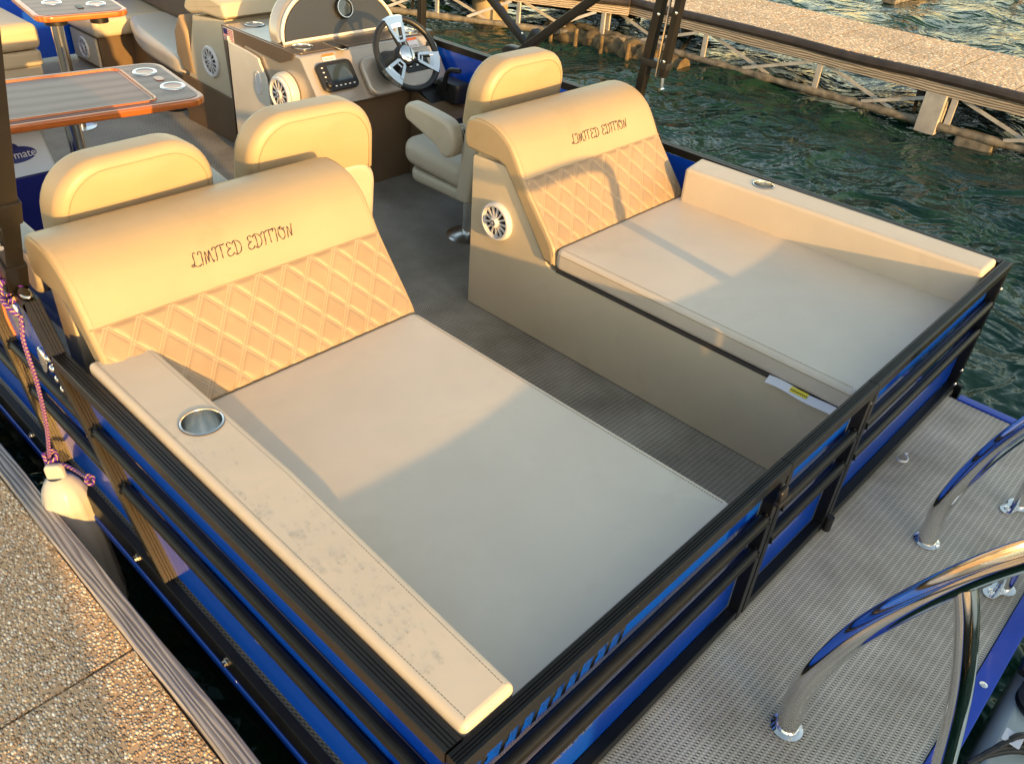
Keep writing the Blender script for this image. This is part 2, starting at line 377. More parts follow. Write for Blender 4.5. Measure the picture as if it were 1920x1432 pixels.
def frame(p,xa,ya):      # matrix with local x, y along xa, ya and z outward
    x=Vector(xa).normalized(); y=Vector(ya); y=(y-x*y.dot(x)).normalized(); z=x.cross(y)
    m=Matrix((x,y,z)).transposed().to_4x4(); m.translation=Vector(p); return m
def on(m,z=0): return lambda u,v,h:m@Vector((u,v,h+z))

# ------------------------------------------------------------------ water
def make_water():
    def axis(lo,a,b,hi,st):
        o=[]; x=a
        while x<=b: o.append(x); x+=st
        s=st; x=a; L=[]
        while x>lo: s*=1.35; x-=s; L.append(x)
        s=st; x=o[-1]; H=[]
        while x<hi: s*=1.35; x+=s; H.append(x)
        return L[::-1]+o+H
    X=axis(-120,-.6,15,260,.055); Y=axis(-120,-2,12,260,.055); nx=len(X); ny=len(Y)
    vs=[]
    for y in Y:
        for x in X:
            a=noise.noise(Vector((x*.55+y*.25,y*.9-x*.12,0)))*.085
            b=noise.noise(Vector((x*1.7+3,y*2.4,1.3)))*.040
            c=(.5-abs(noise.noise(Vector((x*3.6,y*5.0-x,4.)))))*.016
            k=1. if x>2.6 or y<-1.2 else .35
            vs.append((x,y,-.47+(a+b+c)*k))
    fs=[(j*nx+i,j*nx+i+1,(j+1)*nx+i+1,(j+1)*nx+i) for j in range(ny-1) for i in range(nx-1)]
    g=G(); g.add(vs,fs); o=g.build('water','water',None,None,False); tag(o,kind='structure')
make_water()
g=G(); g.box((-200,-200,-4),(300,300,-3.9)); tag(g.build('lake_bed','dark_steel'),kind='structure')

# ------------------------------------------------------------------ near dock
def near_dock():
    t=thing('dock','near pebbled concrete dock with a weathered grey edge board beside the boat','dock',(-.8,0,-.1))
    ys=[-5.6,-4.2,-2.8,-1.4,-.2,.945,2.2,3.4,4.8,6.2,8.]
    for a,b in zip(ys[:-1],ys[1:]):
        g=G(); g.box((-2.6,a+.003,-.10),(-.168,b-.003,0),.004,2); g.build('concrete_slab','aggregate',t)
    def bd(u,v):
        y=-3+v*10; x=-.166+u*.054+noise.noise(Vector((0,y*2.2,0)))*.006*1
        return x,y
    g=G(); n=160; prof=[(0,-.05),(0,.006),(.05,.012),(.95,.010),(1,.004),(1,-.06)]
    vs=[];fs=[]
    for i in range(n+1):
        for (u,z) in prof:
            x,y=bd(u,i/n); vs.append((x+(random.random()-.5)*.0016,y,z+(random.random()-.5)*.002))
    m=len(prof)
    for i in range(n):
        for k in range(m-1): fs.append((i*m+k,i*m+k+1,(i+1)*m+k+1,(i+1)*m+k))
    g.add(vs,fs); g.build('edge_board','grey_wood',t,60)
    g=G(); g.box((-2.6,-5.6,-.35),(-.19,8,-.11)); g.build('frame_beam','dark_steel',t)
    for y in (-3,-1,3.2,6):
        g=G(); g.cyl((-.5,y,-1.2),(-.5,y,-.3),.09); g.build('piling','concrete',t)
near_dock()

# ------------------------------------------------------------------ far dock
def dock_run(t,p0,p1,wd,joints,posts,slabs=True,algae=False,zb=-.40):
    p0=Vector((*p0,0)); p1=Vector((*p1,0)); d=(p1-p0).normalized(); nrm=Vector((d.y,-d.x,0))   # far side
    if nrm.x<0: nrm=-nrm
    up=(0,0,1)
    P=lambda s,w_,z:p0+d*s+nrm*w_+Vector((0,0,z))
    L=(p1-p0).length
    if slabs:
        for a,b in zip(joints[:-1],joints[1:]):
            g=G(); m=Matrix((nrm,d,Vector((0,0,1)))).transposed().to_4x4(); m.translation=p0
            g.box((.02,a+.004,-.05),(wd,b-.004,0),.006,2,m); g.build('concrete_slab','aggregate_far',t)
        g=G(); g.tube([P(L*i/60,-.01+.006*math.sin(i*.9),-.035-.006*math.sin(i*.5)) for i in range(61)],.042,10); g.build('edge_bumper','bumper',t)
    for w_ in (0,wd):
        g=G(); g.beam(P(0,w_,-.115),P(L,w_,-.115),.035,.09,up,.004); g.build('stringer_beam','old_wood' if w_==0 else 'dark_steel',t)
        g=G(); n=int(L/.06); pts=[P(L*i/n,w_,zb) for i in range(n+1)]
        rr=[(.034 if not algae else .10)*(1+.25*noise.noise(p*7)+.3*noise.noise(p*23)) for p in pts]; g.tube(pts,.05,9,rs=rr); g.build('lower_chord','algae' if algae else 'rust',t,80)
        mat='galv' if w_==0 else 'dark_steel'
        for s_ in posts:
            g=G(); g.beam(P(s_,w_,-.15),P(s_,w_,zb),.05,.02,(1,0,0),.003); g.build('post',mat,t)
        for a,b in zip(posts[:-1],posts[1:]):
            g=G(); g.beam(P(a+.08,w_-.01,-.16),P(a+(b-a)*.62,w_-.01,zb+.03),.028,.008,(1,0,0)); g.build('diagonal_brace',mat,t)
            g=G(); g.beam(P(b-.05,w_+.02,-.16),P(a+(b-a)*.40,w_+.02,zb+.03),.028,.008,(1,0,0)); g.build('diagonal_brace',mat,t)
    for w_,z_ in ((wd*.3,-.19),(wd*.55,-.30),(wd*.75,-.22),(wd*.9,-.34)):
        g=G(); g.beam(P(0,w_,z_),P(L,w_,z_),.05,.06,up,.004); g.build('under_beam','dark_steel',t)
    for a in posts[::2]:
        g=G(); g.beam(P(a+.3,0.05,-.2),P(a+.3,wd-.05,-.22),.05,.05); g.beam(P(a+.3,.05,zb),P(a+.7,wd-.05,-.2),.03,.03); g.beam(P(a,wd*.5,-.25),P(a+1.6,wd*.5,-.25),.06,.06)
        g.build('cross_beam','dark_steel',t)
    return P
def far_dock():
    t=thing('dock','long far dock of tan pebbled slabs on an open galvanised truss over the water','dock',(7,2,-.4))
    # along +y from y=-4
    js=[0,.6,1.2,1.8,2.4,3.0,3.6,4.2,4.8,5.22,5.76,6.38,6.91,7.5,8.1,8.7,9.3,10]
    P=dock_run(t,(7.02,-4),(7.02,5.6),1.25,[a for a in js if a<9.7],[.8,2.0,3.2,4.4,5.6,6.8,8.0,9.2])
    g=G(); m=bmesh.new()
    g.box((6.97,1.66,-.47),(7.09,1.83,-.15),.004); g.build('support_pile','galv',t)
    g=G(); g.box((7.0,1.2,-.75),(7.2,1.5,-.40),.02); g.build('pile_foot','rust',t)
far_dock()
def side_dock():
    t=thing('dock','short side dock with white cross bracing and an algae covered beam behind the console','dock',(6.3,6,-.4))
    P=dock_run(t,(6.95,4.9),(4.2,9.8),1.3,[0,.9,1.8,2.7,3.6,4.5,5.4],[.25,1.15,2.05,2.95,3.85,4.75],True,False)
    P2=P
    g=G(); pts=[Vector((6.72,4.0+.06*i,-.46+.03*noise.noise(Vector((0,i*.7,0))))) for i in range(0,30)]; 
    g.tube(pts,.1,9,rs=[.12*(1+.3*noise.noise(p*9)+.35*noise.noise(p*31)) for p in pts]); g.build('algae_beam','algae',t,80)
    for i in range(5):
        g=G(); y=4.25+i*.32; g.cyl((6.58-.02*i,y,-.7),(6.58-.02*i,y,-.30),.022,10); g.build('stub_post','algae',t)
    for s_ in (1.6,3.4):
        g=G(); q=P2(s_,.5,0); g.cyl((q.x,q.y,-1.5),(q.x,q.y,-.06),.2,28); g.build('concrete_pile','concrete',t)
side_dock()
t=thing('mooring_pile','weathered brown pile standing in open water beyond the far dock','pile',(13.4,4.4,-.8))
g=G(); g.cyl((13.4,4.4,-1),(13.4,4.4,.4),.16,16); g.build('shaft','concrete',t); g=G(); g.box((12.4,4.3,-.5),(14.2,4.5,-.36),.01); g.build('crossbar','rust',t)
g=G(); g.beam((14.5,3.2,-.7),(14.9,3.6,.25),.06,.06); tag(g.build('leaning_post','old_wood'),'dark leaning post sticking out of the water at the upper right','post')

# ------------------------------------------------------------------ boat
boat=thing('pontoon_boat','blue pontoon boat with black rails and beige sun loungers moored at the dock','boat',(1.2,2.5,-.3))
H=.512
def hull():
    g=G(); g.box((-.005,0,-.06),(2.47,6.2,-.002)); g.box((0,-.5,-.06),(2.42,-.0005,-.002)); g.build('deck_slab','dark_steel',boat)
    g=G(); g.add([(0,0,.0),(2.46,0,.0),(2.46,6.15,.0),(0,6.15,.0)],[(0,1,2,3)]); g.build('deck_floor','weave',boat)
    g=G(); g.add([(0,-.50,.0),(2.41,-.50,.0),(2.41,-.0005,.0),(0,-.0005,.0)],[(0,1,2,3)]); g.build('swim_platform','weave_daylit',boat)
    for x0,x1 in ((-.03,-.006),(2.471,2.495)):
        g=G(); g.box((x0,-.02,-.045),(x1,6.2,.022),.004); g.build('side_trim','black',boat)
        g=G(); g.box((x0-.004 if x0<0 else x0,-.02,-.075),(x1 if x0<0 else x1+.004,6.2,-.048),.006); g.build('rub_rail','blue_trim',boat)
    g=G(); g.box((-.02,-.548,-.06),(2.46,-.502,.006),.004); g.build('platform_edge','blue_trim',boat)
    g=G(); g.box((2.412,-.5,-.06),(2.452,-.03,.006),.004); g.build('platform_edge','blue_trim',boat)
    for x in (.3,1.22,2.15):
        g=G(); pr=[(.0,6.6),(.12,6.3),(.24,5.8),(.27,5.2),(.27,0),(.27,-.1),(.2,-.13),(0,-.13)]
        g.lathe(pr,frame((x,0,-.38),(1,0,0),(0,0,-1)),28); g.build('pontoon','pontoon',boat)
    for y,z in ((.77,-.008),(1.2,.0),(1.87,.0),(2.5,0)):
        g=G(); mx=frame((-.031,y,z),(0,-1,0),(0,0,1)); g.lathe([(.011,0),(.011,.002),(.0075,.003),(.0075,.009),(.003,.010),(0,.010)],mx,8); g.build('bolt','steel',boat)
    # platform screws
    g=G()
    g.lathe([(.0095,0),(.0095,.002),(.004,.004),(0,.003)],frame((1.23,-.525,.006),(1,0,0),(0,1,0)),14); g.build('screw','steel',boat)
hull()
def grooved(g,a,b,wd,ht,side,n=4):
    """rail of rectangular section whose top face has n shallow grooves; a,b centre of top face; side = unit vector across"""
    a=Vector(a); b=Vector(b); s=Vector(side); up=(b-a).cross(s).normalized()
    if up.z<0: up=-up
    pr=[(-wd/2,-ht),(-wd/2,-.002),(-wd/2+.002,0)]
    step=(wd-.008)/n
    for k in range(1,n):
        x=-wd/2+.004+step*k; pr+=[(x-.0016,0),(x-.0010,-.0022),(x+.0010,-.0022),(x+.0016,0)]
    pr+=[(wd/2-.002,0),(wd/2,-.002),(wd/2,-ht)]
    vs=[p+s*x+up*z for p in (a,b) for x,z in pr]; m=len(pr)
    fs=[(k,(k+1)%m,m+(k+1)%m,m+k) for k in range(m)]+[tuple(range(m)),tuple(range(m,2*m))]
    g.add(vs,fs)
def hrail(name,par,a,b,r=.0155):
    g=G(); a=Vector(a); b=Vector(b); d=(b-a).normalized(); s=d.cross(Vector((0,0,1)))
    # D-shaped section: round outside, squared inside
    g.tube([a,b],r,14); o=g.build(name,'black',par); return o
def weld(g,p,ax):
    for k in range(7):
        a=2*PI*k/7; q=Vector(ax).orthogonal().normalized(); w2=Vector(ax).cross(q)
        c=Vector(p)+(q*math.cos(a)+w2*math.sin(a))*.016
        g.box(c-Vector((.003,.003,.003)),c+Vector((.003,.003,.003)),.002,1)
def fence_stern(x0,x1,zr,posts,name,label,gate=False):
    f=G(); grooved(f,(x0,.0155,H),(x1,.0155,H),.031,.03,(0,1,0),4); o=f.build(name,'black',boat,30,label=label)
    for x in posts:
        g=G(); g.box((x-.0125,.001,.0),(x+.0125,.030,H-.031),.002); g.build('post','black',o)
    for z in zr: hrail('rail',o,(min(posts)+.012,.012,z),(max(posts)-.012,.012,z))
    g=G(); g.box((min(posts)+.012,.002,.002),(max(posts)-.012,.03,.034),.003); g.build('bottom_rail','black',o)
    g=G(); g.box((min(posts)+.012,.032,.03),(max(posts)-.012,.038,H-.032)); g.build('panel','blue',o)
    g=G()
    for x in (min(posts)+.0135,max(posts)-.0135):
        for z in zr: weld(g,(x,.012,z),(1,0,0))
    g.build('weld_bead','black',o)
    return o
ps=fence_stern(-.026,.985,(.355,.245),(-.012,.968),'stern_fence','stern fence section with chrome lettering under its top rail')
gt=fence_stern(.9875,1.44,(.36,.25),(1.0,1.425),'stern_gate','gate in the middle of the stern fence')
ss=fence_stern(1.4425,2.490,(.36,.25),(1.4575,2.4755),'stern_fence','stern fence section at the starboard corner, behind the far sunpad')
# gate latch hook + hinge feet + screws
g=G(); g.puff(rrect(-.016,.016,-.03,.03,.008),.012,.004,on(frame((.955,-.004,.44),(1,0,.25),(0,0,1)))); g.box((.93,-.02,.425),(.985,-.004,.437),.003); g.build('latch','rubber',gt)
g=G(); g.cyl((1.44,-.008,.0),(1.44,-.008,.05),.012,12); g.build('hinge','rubber',gt)
for x,z in ((2.44,.10),(2.43,.045),(2.47,.42)):
    g=G(); g.lathe([(.008,0),(.008,.003),(.004,.006),(0,.006)],frame((x,.0005,z),(1,0,0),(0,0,1)),12); g.build('screw','steel',ss)
for x,z in ((-.012,.40),(1.43,.46),(.97,.46)):
    g=G(); g.lathe([(.004,0),(.004,.002),(0,.003)],frame((x,.0005,z),(1,0,0),(0,0,1)),10); g.build('screw','steel',ps if x<1 else gt)
# chrome lettering: slanted strokes low under the top rail
def slant(g,x,z,wd,ht,th=.006,sk=.25,y=.0318):
    g.add([(x+dx*wd+sk*dz*ht,yy,z+dz*ht) for yy in (y-th,y) for dz in (0,1) for dx in (0,1)],[(0,1,3,2),(4,5,7,6),(0,1,5,4),(2,3,7,6),(0,2,6,4),(1,3,7,5)])
xs=[.035,.085,.125,.165,.205,.242,.28,.322,.365,.405]
g=G()
for i,x in enumerate(xs):
    slant(g,x,.385,.014,.085,.009)
    if i in (0,7): slant(g,x+.009,.395,.018,.010)
    elif i%3==1: slant(g,x+.018,.395,.008,.068); slant(g,x+.009,.425,.009,.009)
    elif i%3==2: slant(g,x+.016,.395,.008,.06); slant(g,x+.008,.452,.010,.009)
    else: slant(g,x+.009,.42,.016,.009); slant(g,x+.018,.42,.007,.04)
g.build('lettering','chrome',ps)
g=G(); x=.22
for i in range(9):
    slant(g,x,.14,.004,.028); slant(g,x+.004,.14 if i%2 else .164,.008,.004)
    if i%3: slant(g,x+.010,.14,.004,.028)
    x+=.0185
g.build('small_lettering','chrome',ps)
# ---- side fences
def fence_side(name,label,X0,sg):
    """X0 = outer face, sg=+1 when inside is +x"""
    xc=X0+sg*.018; o=None
    f=G(); grooved(f,(xc,.034,H),(xc,1.43,H),.036,.03,(1,0,0),4); o=f.build(name,'black_satin',boat,30,label=label)
    g=G(); grooved(g,(xc,1.43,H+.0005),(xc,1.512,.622),.036,.03,(1,0,0),4); g.build('step_rail','black_satin',o,30)
    g=G(); grooved(g,(xc,1.512,.623),(xc,6.1,.623),.036,.03,(1,0,0),4); g.build('top_rail','black_satin',o,30)
    # raked posts
    for yb,yt,zt in ((1.055,1.425,.480),(1.66,1.97,.592),(2.9,3.2,.592),(4.2,4.5,.592),(5.5,5.8,.592)):
        g=G(); grooved(g,(xc,yb,.022),(xc,yt,zt),.036,.028,(1,0,0),4); g.build('raked_post','bronze',o,30)
    g=G(); g.box((min(X0,X0+sg*.03),.004,.022),(max(X0,X0+sg*.03),.034,H-.031),.002); g.build('corner_post','black',o)
    segs=((.035,1.16),(1.30,1.72),(1.86,3.0),(3.1,4.3),(4.4,5.6))
    for z in (.345,.225):
        # between the raked posts
        pts=[.035,1.055+(z-.022)*.81-.012,1.055+(z-.022)*.81+.03]
        g=G(); g.tube([(xc,.035,z),(xc,pts[1],z)],.0145,14); g.build('rail','black',o)
        p2=1.66+(z-.022)*.54
        g=G(); g.tube([(xc,pts[2],z),(xc,p2-.02,z)],.0145,14); g.build('rail','black',o)
        g=G(); g.tube([(xc,p2+.02,z),(xc,6.1,z)],.0145,14); g.build('rail','black',o)
    g=G()
    for z in (.345,.225): weld(g,(xc,1.055+(z-.022)*.81-.012,z),(0,1,0)); weld(g,(xc,1.66+(z-.022)*.54-.02,z),(0,1,0))
    g.build('weld_bead','black',o)
    g=G(); x1=X0+sg*.034; x2=X0+sg*.040
    poly=[(.034,.022),(6.1,.022),(6.1,.592),(1.53,.592),(1.45,.48),(.034,.48)]
    vs=[(x1,y,z) for y,z in poly]+[(x2,y,z) for y,z in poly]; n=len(poly)
    g.add(vs,[tuple(range(n)),tuple(range(n,2*n))]+[(i,(i+1)%n,n+(i+1)%n,n+i) for i in range(n)]); g.build('panel','blue',o)
    return o
pf=fence_side('side_fence','port side fence beside the near sunpad, next to the dock',-.028,1)
sf=fence_side('side_fence','starboard side fence facing the open water',2.490,-1)
# bow closing panel
g=G(); g.box((.02,5.655,.02),(2.45,5.675,.56)); g.build('bow_panel','blue',boat); g=G(); g.box((.012,5.65,.562),(2.45,5.68,.60),.003); g.build('bow_rail','black_satin',boat)
# chrome emblem script on the port panel, and hull number glints
g=G(); random.seed(3)
for i in range(22):
    y=1.52-.0125*i; z=.195+.012*math.sin(i*.9)
    sl=random.uniform(-.006,.006); c=Vector((.002,y,z))
    g.beam(c+Vector((0,sl,-.022)),c+Vector((0,-sl,.022)),.010,.005,(1,0,0))
    q=random.uniform(-.016,.016); g.beam(c+Vector((0,.006,q)),c+Vector((0,-.007,q+random.uniform(-.008,.008))),.010,.005,(1,0,0))
g.build('emblem','chrome',pf)
# ------------------------------------------------------------------ speakers
def speaker(par,m,r=.062,spokes=12,deep=.012):
    """white wheel-like speaker grille; m = frame, z outward"""
    o=G(); o.lathe([(r*.82,.0),(r*.82,deep*.7),(r*.84,deep),(r*.94,deep*.95),(r,deep*.5),(r,0)],m,40,True); o=o.build('speaker','wheelwhite',par)
    g=G(); g.lathe([(r*.80,.001),(r*.5,.0015),(0,.002)],m,32); g.build('cone','speaker_dark',o)
    g=G()
    for k in range(spokes):
        a=2*PI*k/spokes; mm=m@Matrix.Rotation(a,4,'Z')
        vs=[mm@Vector(p) for p in ((r*.18,-r*.035,deep*.75),(r*.18,r*.035,deep*.75),(r*.82,r*.062,deep*.6),(r*.82,-r*.062,deep*.6),(r*.18,-r*.03,deep*.4),(r*.18,r*.03,deep*.4),(r*.82,r*.05,deep*.3),(r*.82,-r*.05,deep*.3))]
        g.add(vs,[(0,1,2,3),(4,5,6,7),(0,1,5,4),(1,2,6,5),(2,3,7,6),(3,0,4,7)])
    g.lathe([(r*.84,deep*.5),(r*.78,deep*.8),(r*.75,deep*.4)],m,36,False,False)
    g.build('grille_spokes','wheelwhite',o)
    g=G(); g.lathe([(r*.27,deep*.3),(r*.27,deep*1.15),(r*.22,deep*1.3),(0,deep*1.3)],m,6); g.build('badge','wheelwhite',o)
    g=G(); g.lathe([(r*.15,deep*1.3),(r*.15,deep*1.36),(r*.10,deep*1.36),(r*.10,deep*1.3)],m,6,True); g.build('badge_ring','ink',o)
    return o
def cup(par,x,y,z,r=.045,depth=.06):
    mx=Matrix.Translation((x,y,z))
    g=G(); g.lathe([(r*1.12,.0),(r*1.12,.0018),(r*1.02,.003),(r,.0012),(r*.96,-depth*.3),(r*.90,-depth),(r*.86,-depth-.002),(0,-depth-.002)],mx,48,False,False)
    o=g.build('cup_holder','steel',par,40); 
    g=G(); g.lathe([(r*1.15,.0),(r*1.15,.0012),(r*1.12,.0012),(r*1.12,0)],mx,48,True); g.build('rim','dark_gap',o); return o
def drill(o,x,y,r,n=40):
    """cut a round hole into the flat top face of a part by re-filling that face round a circle"""
    off=wloc(o); b=bmesh.new(); b.from_mesh(o.data)
    f=max(b.faces,key=lambda f:(round(f.calc_center_median().z,4),f.calc_area())); z=f.verts[0].co.z; ed=list(f.edges)
    bmesh.ops.delete(b,geom=[f],context='FACES_ONLY')
    vs=[b.verts.new((x-off.x+r*math.cos(2*PI*k/n),y-off.y+r*math.sin(2*PI*k/n),z)) for k in range(n)]
    ed+=[b.edges.new((vs[k],vs[(k+1)%n])) for k in range(n)]
    bmesh.ops.triangle_fill(b,use_beauty=True,use_dissolve=False,edges=ed,normal=(0,0,1))
    bmesh.ops.recalc_face_normals(b,faces=b.faces[:]); b.to_mesh(o.data); b.free(); o.data.shade_smooth(); o.data.set_sharp_from_angle(angle=R(50))
def stitches(g,pts,up,step=.0075,ln=.0045,w_=.0012,h=.0008):
    pts=[Vector(p) for p in pts]; acc=0
    for a,b in zip(pts[:-1],pts[1:]):
        L=(b-a).length; 
        if L<1e-6: continue
        d=(b-a)/L; s=acc
        while s<L:
            p=a+d*s; x=Vector(up).cross(d).normalized()*w_/2; e=d*ln; u=Vector(up)*h
            g.add([p-x,p+x,p+x+e,p-x+e,p-x+u,p+x+u,p+x+e+u,p-x+e+u],[(4,5,6,7),(0,1,5,4),(2,3,7,6),(1,2,6,5),(0,3,7,4)]); s+=step
        acc=s-L
# ------------------------------------------------------------------ script lettering
LET={'L':[[(.62,.95),(.45,1.0),(.36,.75),(.30,.35),(.10,.08),(-.02,.16),(.10,.24),(.35,.06),(.62,.02),(.78,.14)]],
'I':[[(.05,.78),(.18,.98),(.36,.92),(.30,.6),(.22,.2),(.12,.0)]],
'M':[[(.0,.0),(.14,.5),(.24,.85),(.30,.45),(.30,.1),(.46,.6),(.58,.88),(.60,.45),(.64,.02),(.76,.14)]],
'T':[[(.02,.90),(.28,1.0),(.62,.96),(.78,1.02)],[(.40,.98),(.34,.55),(.26,.05)]],
'E':[[(.66,.86),(.50,1.0),(.28,.86),(.34,.58),(.52,.54),(.22,.44),(.08,.2),(.26,.0),(.56,.10),(.64,.22)]],
'D':[[(.34,.92),(.30,.5),(.20,.06)],[(.06,.80),(.34,1.0),(.70,.82),(.74,.40),(.50,.08),(.14,.0),(.04,.14)]],
'O':[[(.44,.98),(.16,.78),(.08,.36),(.26,.02),(.56,.20),(.64,.62),(.46,.96),(.34,.78),(.58,.74),(.80,.84)]],
'N':[[(.0,.0),(.16,.5),(.26,.82),(.34,.4),(.40,.06),(.54,.55),(.68,.84),(.70,.95)]],' ':[]}
ADV={'L':.72,'I':.42,'M':.80,'T':.66,'E':.66,'D':.80,'O':.78,'N':.70,' ':.42}
def script_text(txt,x0,x1,ht,surf,name,par):
    tot=sum(ADV[c] for c in txt); k=(x1-x0)/tot; g=G(); cx=x0
    for c in txt:
        for st in LET[c]:
            P=catmull([(cx+p[0]*k,p[1]*ht,0) for p in st],6); n=len(P); 
            pts=[surf(p.x,p.y) for p in P]; rs=[ht*(.019+.023*abs(math.sin(i*.35+.5))) for i in range(n)]
            g.tube(pts,.001,6,rs=rs)
        cx+=ADV[c]*k
    return g.build(name,'dark_thread',par,60)
# ------------------------------------------------------------------ sun loungers
front=[(1.172,.335),(1.178,.375),(1.188,.405),(1.215,.44),(1.262,.495),(1.305,.545),(1.343,.592),(1.366,.628),(1.388,.662),(1.415,.696),(1.452,.724),(1.495,.742),(1.545,.750),(1.590,.748)]
fr=catmull([(a,b,0) for a,b in front],4)
back_prof=[(p.x,p.y) for p in fr]+[(1.622,.738),(1.640,.715),(1.646,.68),(1.642,.645),(1.625,.625),(1.55,.622),(1.468,.622),(1.44,.612),(1.385,.545),(1.30,.435),(1.225,.335)]
def front_at(s):   # arclength position along the front curve starting at the seam (index of .592)
    i0=min(range(len(fr)),key=lambda i:abs(fr[i].y-.592)); i=i0; rem=s; st=1 if s>=0 else -1; rem=abs(s)
    while 0<=i+st<len(fr):
        L=(fr[i+st]-fr[i]).length
        if rem<=L:
            p=fr[i]+(fr[i+st]-fr[i])*(rem/L); d=(fr[i+st]-fr[i]).normalized()*st; return p,Vector((d.y,-d.x,0))*1.
        rem-=L; i+=st
    return fr[i],Vector((.7,-.7,0))
def sfpt(x,s,lift=0):
    p,n=front_at(s); nn=Vector((0,n.x,n.y)); 
    if nn.y>0: nn=-nn          # outward = towards the stern / up
    return Vector((x,p.x,p.y))+nn*lift
def lounger(side,label,tx0,tx1):
    port=side=='port'
    t=thing('sun_lounger',label,'lounger',((.5 if port else 1.95),.7,0))
    bx0,bx1=(.040,.905) if port else (1.528,2.325)
    inner=.918 if port else 1.540          # aisle face of the base
    # base with side panel
    prof=[(.045,.0),(.045,.300),(.06,.312),(1.19,.312),(1.215,.325),(1.375,.540),(1.425,.604),(1.455,.612),(1.60,.606),(1.606,.595),(1.606,0)]
    g=G()
    if port: g.puff(prof,.035,.006,lambda u,v,h:Vector((inner-h,u,v)),3)
    else: g.puff(prof,.035,.006,lambda u,v,h:Vector((inner+h,u,v)),3)
    g.build('side_panel','base_vinyl',t,30)
    g=G(); a,b=(.05,inner-.035) if port else (inner+.035,2.42); g.box((a,.05,.0),(b,1.60,.305),.004); g.build('base','base_vinyl',t)
    g=G(); a2,b2=(bx0+.02,bx1-.03) if port else (bx0+.03,bx1-.02); g.box((a2,1.50,.306),(b2,1.60,.66),.01); g.build('back_core','base_vinyl',t)
    # sunpad
    cx0,cx1=(.10,.900) if port else (1.532,2.30)
    g=G(); g.puff(rrect(cx0,cx1,.062,1.180,.03,6),.074,.018,XY(.326),5,.007,10); cu=g.build('sunpad','seat_vinyl',t,60)
    g=G(); ol=rrect(cx0+.001,cx1-.001,.063,1.179,.03,6); pts=[Vector((a,b,.385)) for a,b in ol]; g.tube(pts,.0017,6,True); g.build('piping','seam',cu)
    g=G(); stitches(g,[(cx1-.020,.09,.4005),(cx1-.020,1.15,.4005)] if port else [(cx0+.020,.09,.4005),(cx0+.020,1.15,.4005)],(0,0,1),.0075,.0045,.0013,.0012); g.build('stitching','seam',cu)
    g=G(); g.box((cx0+.006,.07,.3125),(cx1-.006,1.17,.3255)); g.build('pad_board','dark_gap',t)
    # backrest
    g=G(); g.puff(back_prof,bx1-bx0,.016,lambda u,v,h:Vector((bx0+h,u,v)),5); br=g.build('backrest','back_vinyl',t,50)
    # quilted face
    Wd,Hd=.082,.11; L0=.0; L1=.262; nu=int((bx1-bx0-.024)/.0028); nv=96; u0=bx0+.012; u1=bx1-.012
    def q(a,b):
        x=u0+(u1-u0)*a; s=-(L0+(L1-L0)*b)
        U=x/Wd; V=s/Hd
        def gr(t_):
            f=abs((t_%1)-.5); d=(.5-f)     # distance to the line in cell units
            return math.exp(-((d-.062)/.030)**2)
        pu=(1-math.exp(-(min(.5-abs((U+V)%1-.5),1)/.14)**2))*(1-math.exp(-(min(.5-abs((U-V)%1-.5),1)/.14)**2))
        hgt=.0037*pu**.6+.0012-.0013*max(gr(U+V),gr(U-V))
        e=min(a,1-a)*(u1-u0); e2=min(b,1-b)*(L1-L0); k=min(1,e/.012)*min(1,e2/.010)
        return sfpt(x,s,.0012+hgt*k)
    g=G(); g.grid(nu,nv,q,lambda a,b:(u0+(u1-u0)*a,-(L0+(L1-L0)*b))); g.build('quilted_panel','quilt',t,None,False)
    # seams
    g=G(); g.tube([sfpt(bx0+.006,.002,.001),sfpt(bx1-.006,.002,.001)],.0016,6)
    g.build('seam','thread',br)
    g=G(); 
    ins=.018
    for xx in (bx0+ins,bx1-ins):
        pts=[sfpt(xx,s*.01,.0004) for s in range(1,22)]; stitches(g,pts,(0,-.6,.8),.008)
    g.build('stitching','thread',br)
    for xx,sg in ((bx0,1),(bx1,-1)):
        pts=[Vector((xx+sg*.003,p.x+.004,p.y-.004)) for p in fr[4:]]
        g=G(); g.tube(pts,.0014,6); g.build('edge_seam','seam',br)
    # armrest bolster
    if port: q4=[(.016,1.33),(.162,1.315),(.158,.70),(.128,.034),(.012,.034)]; zt=.528
    else: q4=[(2.395,1.175),(2.245,1.150),(2.262,.70),(2.292,.036),(2.425,.036)]; zt=.533
    def roundpoly(P,r,n=5):
        o=[]; m=len(P)
        for i in range(m):
            p=Vector(P[i]); a=(Vector(P[i-1])-p); b=(Vector(P[(i+1)%m])-p); rr=r if abs(a.normalized().dot(b.normalized()))<.9 else 0.0
            if rr==0: o.append(tuple(p)); continue
            p0=p+a.normalized()*rr; p1=p+b.normalized()*rr
            for k in range(n+1):
                s=k/n; o.append(tuple(p0*(1-s)**2+p*2*s*(1-s)+p1*s*s))
        return o
    ol=roundpoly(q4,.014)
    zb=.315
    ax=sum(p[0] for p in q4)/len(q4)
    tp=lambda y:zt
    g=G(); g.puff(ol,zt-zb,.014,XY(zb),5); ar=g.build('armrest','arm_vinyl',t,50)
    P=[Vector(p) for p in q4]; cen=sum(P,Vector((0,0)))/len(P)
    pin=[p+(cen-p).normalized()*0 for p in P]
    insx=.016
    if port: ring=[(.033,1.312),(.146,1.299),(.142,.70),(.113,.052)],[(.033,1.312),(.028,.052)]
    else: ring=[(2.262,1.14),(2.278,.70),(2.307,.05)],[(2.379,1.158),(2.409,.05)]
    g=G()
    for rg in ring: stitches(g,[(a,b,zt-.0012) for a,b in rg],(0,0,1),.0075,.0045,.0013,.0012)
    g.build('stitching','thread',ar)
    cxy=(.100,.955,.042) if port else (2.345,.865,.036)
